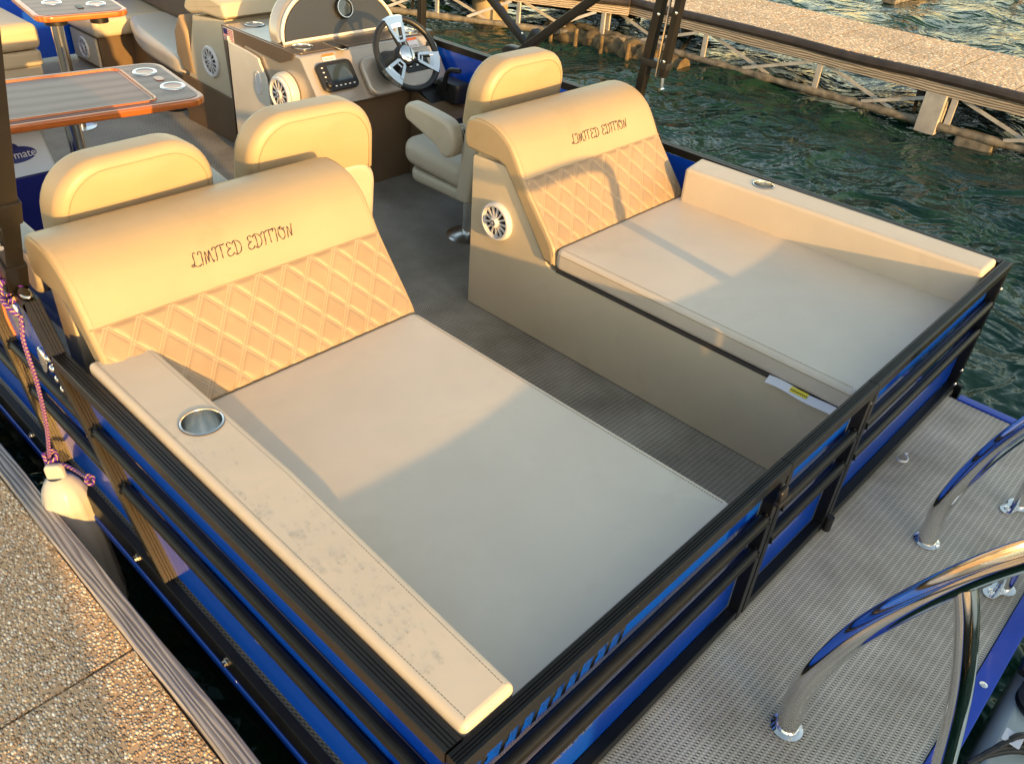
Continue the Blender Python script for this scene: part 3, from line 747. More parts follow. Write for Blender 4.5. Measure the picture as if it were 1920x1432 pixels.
    drill(ar,cxy[0],cxy[1],cxy[2]*1.01); cup(t,cxy[0],cxy[1],zt+.0006,cxy[2],.068)
    xi=.905 if port else 1.528
    # embroidery
    script_text('LIMITED EDITION',tx0,tx1,.036,lambda x,v:sfpt(x,.066+v,.0009),'embroidery',br)
    return t
pl=lounger('port','beige sun lounger nearest the dock, with a wet armrest along the fence','.' and .335,.640)
sl=lounger('stbd','beige sun lounger on the far side by the open water, paper tag under its pad',1.822,2.150)
# speaker on the far lounger side panel
speaker(sl,frame((1.5395,1.462,.400),(0,-1,0),(0,0,1)),.072,13,.022)
# paper tag tucked under the pad, with yellow sticker
g=G(); g.grid(14,3,lambda a,b:Vector((1.531-.022*b+.003*math.sin(a*9),.32-.225*a,.331-.016*b+.0015*math.sin(a*6)))); tg=g.build('paper_tag','paper',sl,60,False)
g=G(); g.grid(5,2,lambda a,b:Vector((1.5285-.015*b,.245-.055*a,.3295-.0095*b+.0025))); ys_=g.build('yellow_sticker','yellow',tg,60,False)
g=G()
for k in range(9): g.box((1.516,.242-.006*k,.3262),(1.522,.240-.006*k,.3282))
g.build('printed_lines','ink',ys_)
# water drops on the near armrest
def drops():
    g=G(); random.seed(11)
    for i in range(260):
        y=random.betavariate(1.6,2.2)*.95+.10; x=random.uniform(.026,.132-.02*(y<.35))
        if y>.6 and random.random()<.6: x=.03+random.random()*.02
        r=random.choice([.0016,.002,.0028,.0036]) *random.uniform(.7,1.3)
        ex=random.uniform(.7,1.8); an=random.uniform(0,PI); mx=Matrix.Translation((x,y,.5283))@Matrix.Rotation(an,4,'Z')@Matrix.Diagonal((ex,1,1,1))
        g.lathe([(r,0),(r*.9,r*.2),(r*.55,r*.42),(0,r*.5)],mx,9,False,False)
    for i in range(20):
        y=random.uniform(.14,.66); x=random.uniform(.04,.105)
        for k in range(3):
            r=random.uniform(.003,.006); mx=Matrix.Translation((x+random.uniform(-.010,.010),y+random.uniform(-.012,.012),.5283))@Matrix.Diagonal((random.uniform(.5,1.6),random.uniform(.6,1.5),1,1))
            g.lathe([(r,0),(r*.9,r*.1),(r*.5,r*.2),(0,r*.24)],mx,10,False,False)
    tag(g.build('water_droplets','drop'),'scattered water drops beaded on the near armrest','water',kind='stuff')
drops()
# ------------------------------------------------------------------ captain's chairs
def back_outline(w_,z0,z1,r):
    o=[(-w_/2-.004,z0),(w_/2+.004,z0)]
    ks=9
    for k in range(ks+1): a=R(90*k/ks); o.append((w_/2-r+r*math.cos(a),z1-r*1.05+r*1.05*math.sin(a)))
    for k in range(ks+1): a=R(90+90*k/ks); o.append((-w_/2+r+r*math.cos(a),z1-r*1.05+r*1.05*math.sin(a)))
    return o
def chair(label,loc,rz,arms=True):
    t=thing('captain_chair',label,'chair',(0,0,0),0,'captain chairs behind the sun loungers')
    g=G(); g.lathe([(.105,0),(.105,.006),(.085,.016),(.05,.022),(.036,.03)],Matrix.Identity(4),32); g.build('base_plate','steel',t)
    g=G(); g.cyl((0,0,.03),(0,0,.27),.034,24); g.build('pedestal','steel',t)
    g=G(); g.box((-.0,-.0345,.12),(.022,-.0335,.19)); g.build('warning_label','paper',t)
    lean=.13
    g=G(); g.puff(rrect(-.205,.205,-.20,.20,.07,6),.055,.02,XY(.262),3); g.build('seat_base','shell',t)
    def sf(u,v,h): return Vector((u,v,.315+h+.018*max(0,(v-.02)/.2)))
    g=G(); g.puff(rrect(-.215,.215,-.19,.235,.075,7),.105,.042,sf,5,.010,6); s_=g.build('seat_cushion','shell',t,60)
    g=G()
    for sx in (-.10,.10): g.tube(catmull([(sx,-.15,.425),(sx,.05,.431),(sx,.19,.437),(sx,.232,.40)],5),.002,6)
    g.build('seam','seam',s_)
    bk=lambda y0:(lambda u,v,h:Vector((u,y0-lean*(v-.4)-.02-h,v)))
    g=G(); g.puff(back_outline(.475,.30,.655,.09),.10,.03,bk(-.135),4); g.build('back_shell','shell',t,50)
    def bulge(u,v,h):
        k=1+.10*(1-((v-.62)/.25)**2); return bk(-.115)(u,v,h)
    g=G(); g.puff(back_outline(.455,.612,.862,.135),.125,.036,bk(-.105),6,.008,5); bc=g.build('back_cushion','back_vinyl',t,60)
    ol=back_outline(.455-.056,.620,.862-.028,.118)
    for hh in (.1265,):
        g=G(); g.tube([bk(-.105)(u,v,hh-.001) for u,v in ol[1:]],.0016,6); g.build('piping','seam',bc)
    if arms:
        for sx in (-1,1):
            g=G(); prof=[(-.165,.500),(-.135,.468),(-.095,.470),(-.055,.500),(.085,.545),(.120,.560),(.130,.595),(.112,.622),(.075,.630),(-.07,.620),(-.135,.605),(-.165,.560)]
            pp=[(p.x,p.y) for p in catmull([(a,b,0) for a,b in prof],4,True)]
            g.puff(pp,.066,.018,lambda u,v,h:Vector((sx*(.208+h),u,v)),4); a_=g.build('armrest','shell',t,50)
            for k in range(4):
                g=G(); g.tube([Vector((sx*(.212+.015*k),-.12+.068*math.cos(R(th)),.540+.068*math.sin(R(th)))) for th in range(120,250,10)],.0016,5); g.build('armrest_seam','thread',a_)
            g=G(); g.cyl((sx*.17,-.13,.54),(sx*.21,-.13,.54),.03,16); g.build('arm_pivot','rubber',t)
    t.location=loc; t.rotation_euler=(0,0,rz); return t
ch1=chair('beige captain chair behind the near sun lounger, closest to the dock',(.355,1.965,0),R(2))
ch2=copy_tree(ch1); ch2.location=(.955,1.985,0); ch2.rotation_euler=(0,0,R(-3)); ch2['label']='beige captain chair in the middle of the boat, in front of the console'
ch3=copy_tree(ch1); ch3.location=(1.955,2.03,0); ch3.rotation_euler=(0,0,R(0)); ch3['label']='beige captain chair facing the steering wheel, its seat and armrest in view'
# ------------------------------------------------------------------ console
def dash(x,z,lift=0):      # point on the sloping dash
    y=2.70+(z-.46)*.74; n=Vector((0,-.804,.595)); return Vector((x,y,z))+n*lift
DX=(1,0,0); DY=(0,.595,.804)
def console():
    t=thing('steering_console','bronze grey helm console with wheel, radio and arched gauge panel','console',(2.0,3.1,0))
    x0,x1=1.662,2.425
    pr=[(2.70,.455),(2.836,.640),(2.852,.648),(3.48,.652),(3.50,.64),(3.51,.58),(3.47,.02),(2.98,.02),(2.93,.40),(2.72,.44)]
    g=G(); g.puff(pr,x1-x0,.012,lambda u,v,h:Vector((x0+h,u,v)),3); g.build('body','console_silver',t,30)
    # brown side skin, top deck skin
    g=G(); g.puff([(2.88,.655),(3.49,.655),(3.46,.03),(3.36,.03),(3.40,.50),(3.30,.60),(3.0,.585),(2.90,.62)],.006,.002,lambda u,v,h:Vector((x0-.001-h,u,v)),2); g.build('side_band','console_brown',t)
    g=G(); g.puff(rrect(x0+.012,x1-.012,2.862,3.47,.02),.004,.0015,XY(.6505),2); g.build('top_deck','console_brown',t)
    g=G(); g.box((1.69,2.76,.0),(2.42,3.46,.44),.004); g.build('base','brown',t)
    # silver pod around the column
    def dp(u,v,h): return dash(u,v,h)
    g=G(); g.puff(rrect(1.935,2.415,.452,.600,.045,5),.030,.012,lambda u,v,h:dash(u,v,h),3); g.build('helm_pod','console_silver',t,40)
    # locker door with oval handle
    g=G(); m=frame((x0-.003,3.0,.0),(0,1,0),(0,0,1)); 
    dr=[(3.155,.545),(3.19,.575),(3.40,.590),(3.425,.575),(3.440,.12),(3.42,.095),(3.14,.075),(3.105,.10),(3.10,.43)]
    pp=[(p.x,p.y) for p in catmull([(a,b,0) for a,b in dr],3,True)]
    g.puff(pp,.012,.004,lambda u,v,h:Vector((x0-.007-h,u,v)),3); d=g.build('locker_door','cream',t,40)
    g=G(); g.tube([Vector((x0-.0195,3.18+.022*math.cos(a),.455+.05*math.sin(a))) for a in [2*PI*k/24 for k in range(24)]],.004,8,True); g.puff([(3.18+.019*math.cos(2*PI*k/20),.455+.046*math.sin(2*PI*k/20)) for k in range(20)],.003,.001,lambda u,v,h:Vector((x0-.0185-h,u,v)),2); g.build('handle','wheelwhite',d)
    # big speaker
    mx=frame((x0-.004,2.955,.462),(0,-1,0),(0,0,1)); g=G(); g.lathe([(.094,0),(.094,.02),(.088,.038),(.078,.040)],mx,40); g.build('speaker_pod','cream',t)
    speaker(t,mx@Matrix.Translation((0,0,.0408)),.080,12,.013)
    cup(t,1.748,2.945,.6565,.045,.05); cup(t,1.785,3.40,.6565,.042,.05); cup(t,2.36,2.93,.6565,.04,.05)
    # radio
    m=frame(dash(1.800,.556,.002),DX,DY)
    g=G(); g.puff(rrect(-.096,.096,-.066,.066,.026,6),.020,.006,on(m),3); r_=g.build('radio','rubber',t)
    g=G(); g.puff(rrect(-.045,.070,-.028,.048,.004),.0015,.0005,on(m,.0205),1); g.build('screen','screen',r_)
    g=G(); g.lathe([(.017,0),(.016,.012),(.012,.015),(0,.015)],m@Matrix.Translation((-.066,-.036,.020)),20); g.build('knob','rubber',r_)
    g=G()
    for k in range(5): g.puff(rrect(-.034+.025*k-.005,-.034+.025*k+.005,-.050,-.044,.002,2),.0012,.0004,on(m,.0205),1)
    for k in range(4): g.puff(rrect(-.076,-.066,.042-.021*k-.003,.042-.021*k+.002,.001,2),.0012,.0004,on(m,.0205),1)
    g.build('buttons','white',r_)
    # labels
    def warn(x,z,w_,h_,par=t,lift=.0008):
        m=frame(dash(x,z,lift),DX,DY); g=G(); g.puff(rrect(-w_/2,w_/2,-h_/2,h_/2,.002,2),.0008,.0002,on(m),1); o=g.build('warning_label','paper',par)
        g=G(); g.puff(rrect(-w_/2+.001,w_/2-.001,h_/2-.014,h_/2-.001,.001,2),.0005,.0002,on(m,.0009),1); g.build('orange_band','orange',o)
        g=G()
        for k in range(2): g.puff(rrect(-w_/2+.006,w_/2-.006,-h_/2+.005+.006*k,-h_/2+.007+.006*k,.0005,1),.0004,.0001,on(m,.0009),1)
        g.build('print_lines','ink',o)
    warn(1.80,.630,.07,.034); warn(2.30,.628,.062,.05,lift=.002)
    # arched instrument panel
    c=Vector((2.03,3.02,.655))
    def arc(rx,rz,n=28): return [(c.x+rx*math.cos(PI*k/n),c.z+rz*math.sin(PI*k/n)) for k in range(n+1)]
    tilt=lambda y0:(lambda u,v,h:Vector((u,y0+h+(v-.655)*.35,v)))
    g=G(); g.puff(arc(.338,.228),.11,.03,tilt(3.03),5); g.build('gauge_hood','console_silver',t,60)
    g=G(); o1=arc(.328,.215); g.tube([tilt(3.026)(u,v,0) for u,v in o1]+[tilt(3.026)(u,v,0) for u,v in [(c.x-.328+.656*k/10,.658) for k in range(1,10)]],.0085,8,True); g.build('trim_ring','cream',t,60)
    g=G(); g.puff(arc(.316,.204),.006,.002,tilt(3.022),2); g.build('instrument_panel','carbon',t)
    mg=frame(tilt(3.018)(2.065,.765,0),(1,0,0),(0,.35,1)); g=G(); g.lathe([(.045,0),(.047,.008),(.043,.020),(.038,.020),(.036,.012),(0,.012)],mg,36); ga=g.build('gauge','rubber',t,50)
    g=G(); g.lathe([(.0355,.0125),(0,.0130)],mg,30); g.build('gauge_face','screen',ga)
    g=G(); g.beam(mg@Vector((0,0,.0138)),mg@Vector((.02,.018,.0138)),.002,.001); g.lathe([(.043,.0198),(.043,.0212),(.040,.0212),(.040,.0198)],mg,30,True); g.build('needle_and_bezel','steel',ga)
    # windscreen
    g=G(); g.puff(arc(.355,.26),.004,.001,tilt(3.16),1)
    # switch panel
    m=frame(dash(2.245,.545,.031),DX,DY); g=G(); g.puff(rrect(-.075,.075,-.045,.045,.012,4),.004,.0015,on(m),2); sp=g.build('switch_panel','rubber',t)
    g=G()
    for i in range(3):
        for j in range(2): g.lathe([(.007,0),(.007,.006),(.004,.009),(0,.009)],m@Matrix.Translation((-.045+.042*i,-.018+.036*j,.004)),10)
    g.build('toggle','steel',sp)
    m=frame(dash(2.405,.60,.003),DX,DY); g=G(); g.lathe([(.03,0),(.03,.008),(.024,.011),(0,.010)],m,28); k_=g.build('ignition_dial','rubber',t)
    g=G(); g.lathe([(.022,.0105),(.022,.0125),(.018,.0125),(.018,.0105)],m,24,True); g.build('dial_ring','steel',k_)
    # flag sticker
    m=frame((x0-.0078,3.470,.622),(0,-1,0),(0,0,1)); fl=None
    g=G(); g.puff(rrect(-.004,.088,-.034,.026,.003,2),.0006,.0002,on(m),1); fl=g.build('flag_sticker','white',t)
    g=G()
    for k in range(7): g.box((.0,-.031+.008*k,.0007),(.084,-.027+.008*k,.0011),0,1,m)
    g.build('stripes','red',fl)
    g=G(); g.box((.0,-.003,.0011),(.036,.023,.0014),0,1,m); ca=g.build('canton','navy',fl)
    # silver vent handle on the deck left of the wheel
    g=G(); g.puff(rrect(1.86,1.91,2.80,2.95,.01,3),.006,.002,XY(.655),2); g.build('deck_hinge','chrome',t)
    # wedge side box with outlet
    g=G(); pr=[(2.44,.0),(2.44,.30),(2.50,.38),(2.74,.44),(2.755,.0)]; g.puff(pr,.20,.006,lambda u,v,h:Vector((2.215+h,u,v)),2); sb=g.build('side_box','brown',t,30)
    g=G(); g.beam((2.32,2.46,.335),(2.32,2.72,.455),.19,.012); g.build('side_box_lid','rubber',sb)
    g=G(); g.lathe([(.026,0),(.026,.006),(.02,.008),(0,.006)],frame((2.213,2.60,.33),(0,-1,0),(0,0,1)),24); g.build('power_outlet','rubber',sb)
    g=G(); g.puff(rrect(-.018,.018,-.009,.009,.002,2),.0008,.0003,on(frame((2.2135,2.535,.32),(0,-1,0),(0,0,1))),1); g.build('outlet_label','paper',sb)
    # throttle
    g=G(); g.box((2.30,2.50,.40),(2.40,2.66,.50),.02); th=g.build('throttle_box','rubber',t)
    g=G(); g.tube(catmull([(2.30,2.58,.46),(2.28,2.56,.52),(2.27,2.52,.57),(2.28,2.46,.58)],5),.012,10); g.build('throttle_lever','rubber',th)
    # steering wheel
    C=Vector((2.055,2.575,.665)); n=Vector((-.03,-.82,.57)).normalized(); m=frame(C,Vector((1,0,0))-n*n.x,n.cross(Vector((1,0,0)))); 
    if (m.to_3x3()@Vector((0,0,1))).dot(n)<0: m=frame(C,Vector((1,0,0)),-n.cross(Vector((1,0,0))))
    g=G(); rr=.160; g.tube([m@Vector((rr*math.cos(2*PI*k/64),rr*math.sin(2*PI*k/64),0)) for k in range(64)],.0145,14,True); wh=g.build('steering_wheel','rubber',t,60)
    g=G(); g.lathe([(.036,-.022),(.040,-.005),(.038,.004),(.030,.009),(.0,.012)],m,36); g.build('hub_cap','chrome',wh)
    g=G(); g.lathe([(.05,-.035),(.052,-.02),(.044,-.006)],m,36); g.build('hub','rubber',wh)
    for a0 in (95,215,335):
        mm=m@Matrix.Rotation(R(a0),4,'Z')
        g=G()
        for sgn in (-1,1):
            g.tube(catmull([mm@Vector((.030,sgn*.012,-.012)),mm@Vector((.075,sgn*.018,-.010)),mm@Vector((.115,sgn*.026,-.004)),mm@Vector((.152,sgn*.036,.006))],5),.0085,8)
        g.build('spoke','rubber',wh,60)
        g=G()
        def arcp(r0,r1,w0,w1,z0,z1):
            vs=[]
            for r_,w_,z_ in ((r0,w0,z0),(r1,w1,z1)):
                for k in range(7): a=-w_+2*w_*k/6; vs.append(mm@Vector((r_*math.cos(a),r_*math.sin(a),z_)))
            g.add(vs,[(k,k+1,8+k,7+k) for k in range(6)])
        arcp(.136,.166,.31,.31,.012,.0165); arcp(.166,.1765,.31,.31,.0165,.002); arcp(.120,.136,.31,.31,.006,.012)
        for sgn in (-1,1):
            g.beam(mm@Vector((.060,sgn*.017,.004)),mm@Vector((.132,sgn*.037,.011)),.014,.006,n)
        g.beam(mm@Vector((.058,-.018,.004)),mm@Vector((.058,.018,.004)),.010,.006,n)
        g.beam(mm@Vector((.078,-.012,.001)),mm@Vector((.078,.012,.001)),.006,.006,n)
        g.build('spoke_cover','chrome',wh,40)
    g=G(); g.tube([m@Vector((0,0,-.03)),m@Vector((0,0,-.10)),m@Vector((0,0,-.15))],.04,28,rs=[.040,.055,.075]); g.build('steering_column','rubber',t,60)
    return t
console()
# ------------------------------------------------------------------ tables
def table(label,cx,cy,hx,hy,z,posts,cups,rec,loc):
    t=thing('table',label,'table',loc)
    g=G(); g.puff(rrect(cx-hx,cx+hx,cy-hy,cy+hy,.075,8),.030,.009,XY(z-.032),4); g.build('tabletop','teak',t,40)
    g=G(); g.puff(rrect(cx-hx+.022,cx+hx-.022,cy-hy+.022,cy+hy-.022,.058,8),.0015,.0006,XY(z-.002),1); g.build('top_sheet','table_inlay',t)
    if rec:
        g=G(); ol=rrect(*rec,.04,6); g.tube([Vector((a,b,z-.0005)) for a,b in ol],.0062,8,True); g.tube([Vector((a,b,z-.001)) for a,b in rrect(rec[0]+.012,rec[1]-.012,rec[2]+.012,rec[3]-.012,.03,6)],.003,6,True); g.build('raised_rim','teak',t,60)
    for a,b in cups:
        g=G(); mx=Matrix.Translation((a,b,z)); g.lathe([(.036,-.0005),(.038,.003),(.046,.004),(.049,.001),(.049,-.001)],mx,40); o=g.build('cup_ring','chrome',t,60)
        g=G(); g.lathe([(.037,.0012),(.030,.0010),(0,.0008)],mx,30,False,False); g.build('cup_inside','teak',o)
        g=G(); g.cyl((a,b,z-.09),(a,b,z-.0325),.046,30); g.build('cup_well','rubber',t)
    for a,b in posts:
        g=G(); g.cyl((a,b,.004),(a,b,z-.075),.030,24); g.build('pedestal','steel',t); g=G(); g.cyl((a,b,z-.075),(a,b,z-.033),.055,28); g.build('mount','rubber',t)
        g=G(); g.lathe([(.085,0),(.085,.005),(.05,.012)],Matrix.Translation((a,b,0)),30); g.build('floor_plate','steel',t)
    return t
t1=table('long glossy orange wood table with chrome cup rings behind the near captain chair',.622,3.02,.535,.285,.61,[(.70,3.03)],[(1.085,2.93),(1.055,3.165),(.20,2.82)],(.20,.975,2.785,3.255),(.622,3.02,0))
g=G(); g.puff(rrect(1.055,1.09,3.02,3.08,.015,4),.003,.001,XY(.6095),1); g.build('phone_slot','teak',t1)
t1.rotation_euler=(0,0,R(-7.5))
t2=table('smaller orange wood table near the bow at the upper left',1.33,4.46,.225,.29,.61,[(1.22,4.33)],[(1.25,4.46),(1.44,4.36)],None,(1.33,4.46,0))
g=G(); g.puff(rrect(1.33,1.36,4.28,4.35,.01,3),.004,.001,XY(.6095),1); g.build('phone_slot','rubber',t2)
t2.rotation_euler=(0,0,R(-7.5))
# ------------------------------------------------------------------ forward couches
def block(g,x0,x1,y0,y1,z0,z1,r=.03,crown=.006): g.puff(rrect(x0,x1,y0,y1,.03,4),z1-z0,r,XY(z0),4,crown,5)
def bow_couches():
    t=thing('corner_couch','curved starboard bow couch with brown base and white side speakers, forward of the console','couch',(2.1,4.6,0))
    g=G(); g.puff([(1.745,5.22),(1.96,5.22),(1.96,5.05),(1.86,4.75),(1.80,4.45),(1.79,4.12),(2.42,4.12),(2.42,5.62),(1.745,5.62)],.215,.006,XY(0),2); g.build('base','brown',t,40)
    g=G(); g.puff(rrect(1.715,2.40,5.175,5.63,.03,4),.115,.03,XY(.217),4,.004); g.build('corner_cushion','vinyl',t,60)
    g=G(); P=catmull([(1.97,5.165,0),(1.90,5.05,0),(1.80,4.75,0),(1.755,4.40,0),(1.76,4.13,0),(2.0,4.10,0),(2.42,4.10,0),(2.42,4.6,0),(2.42,5.165,0),(2.2,5.17,0)],4,True)
    g.puff([(p.x,p.y) for p in P],.115,.04,XY(.225),5); g.build('seat_cushion','seat_vinyl',t,60)
    g=G(); g.puff([(2.17,4.12),(2.42,4.12),(2.42,5.64),(2.20,5.64),(2.16,5.2),(2.14,4.6)],.26,.03,XY(.335),4); g.build('backrest','brown',t,60)
    g=G(); g.puff([(2.24,4.12),(2.44,4.12),(2.44,5.64),(2.28,5.64)],.06,.025,XY(.596),4); g.build('backrest_cap','vinyl',t,60)
    g=G(); g.puff([(5.235,.03),(5.235,.205),(5.60,.205),(5.60,.03)],.016,.004,lambda u,v,h:Vector((1.744-h,u,v)),2); g.build('side_panel','base_vinyl',t)
    speaker(t,frame((1.7275,5.42,.115),(0,-1,0),(0,0,1)),.068,10,.012)
    g=G(); g.puff([(3.62,.0),(4.10,.0),(4.10,.20),(4.02,.40),(3.94,.60),(3.62,.635)],.67,.008,lambda u,v,h:Vector((1.745+h,u,v)),2); b=g.build('end_box','base_vinyl',t,30)
    g=G(); g.puff([(3.60,.0),(4.13,.0),(4.13,.262),(3.60,.245)],.012,.003,lambda u,v,h:Vector((1.744-h,u,v)),2); g.build('kick_panel','brown',t,30)
    pr=[(3.585,.645),(3.585,.70),(3.61,.725),(3.75,.735),(3.88,.72),(3.96,.675),(3.985,.63),(3.93,.61),(3.80,.635)]
    g=G(); pp=[(p.x,p.y) for p in catmull([(a,b_,0) for a,b_ in pr],3,True)]; g.puff(pp,.70,.02,lambda u,v,h:Vector((1.725+h,u,v)),4); g.build('bolster','vinyl',t,60)
    g=G(); g.puff([(4.00,.28),(4.11,.27),(4.17,.36),(4.16,.48),(4.09,.57),(4.03,.50)],.66,.02,lambda u,v,h:Vector((1.735+h,u,v)),4); g.build('quilted_face','quilt',t,60)
    speaker(t,frame((1.7435,3.80,.395),(0,-1,0),(0,0,1)),.080,12,.014)
    t=thing('bench_seat','beige bench seat by the port bow, left of the smaller table','bench',(.7,5.1,0))
    g=G(); block(g,.30,1.285,4.86,5.6,.285,.43,.045); g.build('seat_cushion','vinyl',t,60)
    g=G(); block(g,.32,1.278,4.87,5.58,.195,.282,.02,0); g.build('lower_cushion','vinyl',t,60)
    g=G(); g.box((.34,4.89,.0),(1.265,5.56,.194),.006); g.build('base','base_vinyl',t)
    t=thing('bench_seat','taupe bench base behind the cooler, under the long table','bench',(.3,3.9,0))
    g=G(); block(g,.04,.60,3.55,4.6,.30,.40,.03); g.build('seat_cushion','vinyl',t,60)
    g=G(); g.box((.05,3.57,.0),(.585,4.58,.298),.006); g.build('base','base_vinyl',t)
bow_couches()
# ------------------------------------------------------------------ cooler
def cooler():
    x,y=.43,3.02
    t=thing('cooler','blue and white plastic cooler with an oval name badge beside the near captain chair','cooler',(x,y,0))
    g=G(); g.puff(rrect(x-.17,x+.13,y-.12,y+.12,.03,4),.373,.012,XY(0),3); g.build('body','navy',t)
    pr=[(y-.13,.375),(y-.125,.39),(y-.055,.505),(y+.055,.505),(y+.125,.39),(y+.13,.375)]
    g=G(); g.puff(pr,.315,.014,lambda u,v,h:Vector((x-.18+h,u,v)),3); ld_=g.build('lid','cooler_white',t)
    m=frame((x+.012,y-.0925,.4445),(1,0,0),(0,.52,.854))
    g=G(); g.puff([(.075*math.cos(2*PI*k/32),.030*math.sin(2*PI*k/32)) for k in range(32)],.003,.001,on(m,.0005),2); g.puff([(.022*math.cos(PI*k/10),.022+.022*math.sin(PI*k/10)) for k in range(11)],.003,.001,on(m,.0005),2); lb=g.build('name_badge','navy',ld_)
    cu=bpy.data.curves.new('badge_text','FONT'); cu.body='Playmate'; cu.size=.040; cu.extrude=.0006; cu.align_x='CENTER'; cu.align_y='CENTER'
    ob=bpy.data.objects.new('tmp',cu); COL.objects.link(ob); bpy.context.view_layer.update()
    me=bpy.data.meshes.new_from_object(ob.evaluated_get(bpy.context.evaluated_depsgraph_get())); bpy.data.objects.remove(ob)
    me.transform(Matrix.Translation(-wloc(lb))@m@Matrix.Translation((0,-.002,.0042))@Matrix.Shear('XY',4,(0,0)) if False else Matrix.Translation(-wloc(lb))@m@Matrix.Translation((0,-.002,.0042)))
    me.materials.clear(); me.materials.append(M['white']); o=bpy.data.objects.new('badge_text',me); COL.objects.link(o); o.parent=lb
    g=G(); g.tube(catmull([(x-.19,y,.30),(x-.19,y,.40),(x-.17,y-.0,.53),(x+.12,y,.53),(x+.14,y,.40),(x+.14,y,.30)],5),.010,8); g.build('handle','cooler_white',t)
cooler()
# ------------------------------------------------------------------ folding canopy frames
def sleeve(g,a,b,w_): g.beam(a,b,w_,w_,(0,1,0),.004)
def bimini():
    t=thing('sun_canopy','black folding canopy frame rising from the starboard rail over the water','canopy',(2.45,1.8,.65))
    X=2.452
    def arm(a,b,w_=.028,nm='arm',m='black_satin',par=t):
        g=G(); g.beam((X,*a),(X,*b),w_,w_*1.15,(1,0,0),.004); return g.build(nm,m,par)
    arm((2.15,.70),(3.30,1.40)); 
    g=G(); g.beam((X-.03,2.28,.655),(X-.03,1.15,1.51),.034,.034,(1,0,0),.004); g.build('arm','black_satin',t)
    g=G(); g.puff(rrect(2.13,2.33,.622,.715,.035,5),.05,.008,lambda u,v,h:Vector((X-.035+h,u,v)),2); g.build('mount_bracket','rubber',t)
    g=G(); g.beam((X+.003,2.20,.70),(X+.003,2.145,.80),.05,.052,(1,0,0),.006); g.build('hinge','rubber',t)
    a=arm((1.56,.63),(1.505,1.15),.034,'upright'); 
    g=G(); g.beam((X,1.455,.77),(X,1.42,1.20),.030,.036,(1,0,0),.004); g.build('upright','black_satin',t)
    g=G(); g.beam((X-.02,1.475,.77),(X-.02,1.455,1.20),.006,.008,(1,0,0)); g.build('edge_strip','steel',t)
    g=G(); g.box((X-.022,1.43,.80),(X+.022,1.56,.828),.004); g.build('link_bracket','rubber',t)
    g=G(); g.box((X-.022,1.53,.622),(X+.022,1.64,.645),.004); g.build('rail_mount','rubber',t)
    g=G(); g.cyl((X-.0,1.452,.73),(X-.0,1.455,.775),.007,10); g.cyl((X-.012,1.452,.722),(X+.012,1.452,.722),.006,8); g.build('locking_pin','chrome',t)
    g=G()
    for y,z in ((1.445,.835),(1.425,1.02),(1.505,1.0),(2.29,.66),(2.19,.79),(2.10,.745)):
        g.lathe([(.006,0),(.006,.003),(0,.005)],frame((X-.052 if y>2 else X-.023,y,z),(0,-1,0),(0,0,1)),10)
    g.build('bolt','steel',t)
    t=thing('support_post','black square post standing on the starboard rail beyond the steering wheel','post',(2.45,2.93,.62))
    g=G(); g.beam((X,2.93,.622),(X,2.93,1.5),.034,.034,(1,0,0),.003); g.build('shaft','black_satin',t); g=G(); g.box((X-.03,2.87,.6235),(X+.03,2.99,.655),.004); g.build('foot','rubber',t)
    t=thing('canopy_post','black square canopy post with a clevis pin leaning beside the near captain chair','post',(0,1.6,.62))
    X=-.012
    g=G(); g.beam((X,1.60,.64),(X,1.27,1.30),.036,.040,(1,0,0),.003); g.build('shaft','black_satin',t)
    d=Vector((0,-.33,.66)).normalized()
    for s_,l_ in ((.10,.0),(.235,.0)):
        pass
    g=G(); p=Vector((X,1.60,.64)); g.beam(p+d*.22,p+d*.29,.046,.052,(1,0,0),.005); g.build('upper_sleeve','black_satin',t)
    g=G(); g.beam(p-d*.015,p+d*.075,.046,.052,(1,0,0),.005); g.build('lower_sleeve','black_satin',t)
    g=G(); q=p+d*.17; g.cyl(q+Vector((-.027,0,.02)),q+Vector((-.027,-.0,-.02)),.006,10); g.cyl(q+Vector((-.027,.012,-.02)),q+Vector((-.027,-.012,-.022)),.006,8); g.cyl(q+Vector((-.030,-.01,.02)),q+Vector((-.030,-.01,-.02)),.004,8); g.build('clevis_pin','chrome',t)
bimini()
# cleat, navigation light, latch on the port rail (parts of the boat)
g=G(); g.puff([(.030*math.cos(2*PI*k/24),.014*math.sin(2*PI*k/24)) for k in range(24)],.010,.004,on(frame((-.012,1.545,.624),(0,-1,0),(1,0,0))),3); g.build('rail_cap','chrome',pf)
def chromebit(y,z,ry,rz_,x=-.002):
    g=G(); g.puff([(ry*math.cos(2*PI*k/28),rz_*math.sin(2*PI*k/28)) for k in range(28)],.014,.006,on(frame((x,y,z),(0,-1,-.0),(0,-.35,1))),3)
    return g
chromebit(1.69,.50,.022,.048).build('navigation_light','chrome',pf,60)
g=chromebit(1.575,.42,.018,.04)
for k in range(5): g.lathe([(.012,0),(.012,.010),(.007,.015),(0,.015)],frame((.004,1.56-.020*k,.43-.022*k),(0,-1,0),(0,0,1)),14)
g.build('charging_socket','chrome',pf,50)
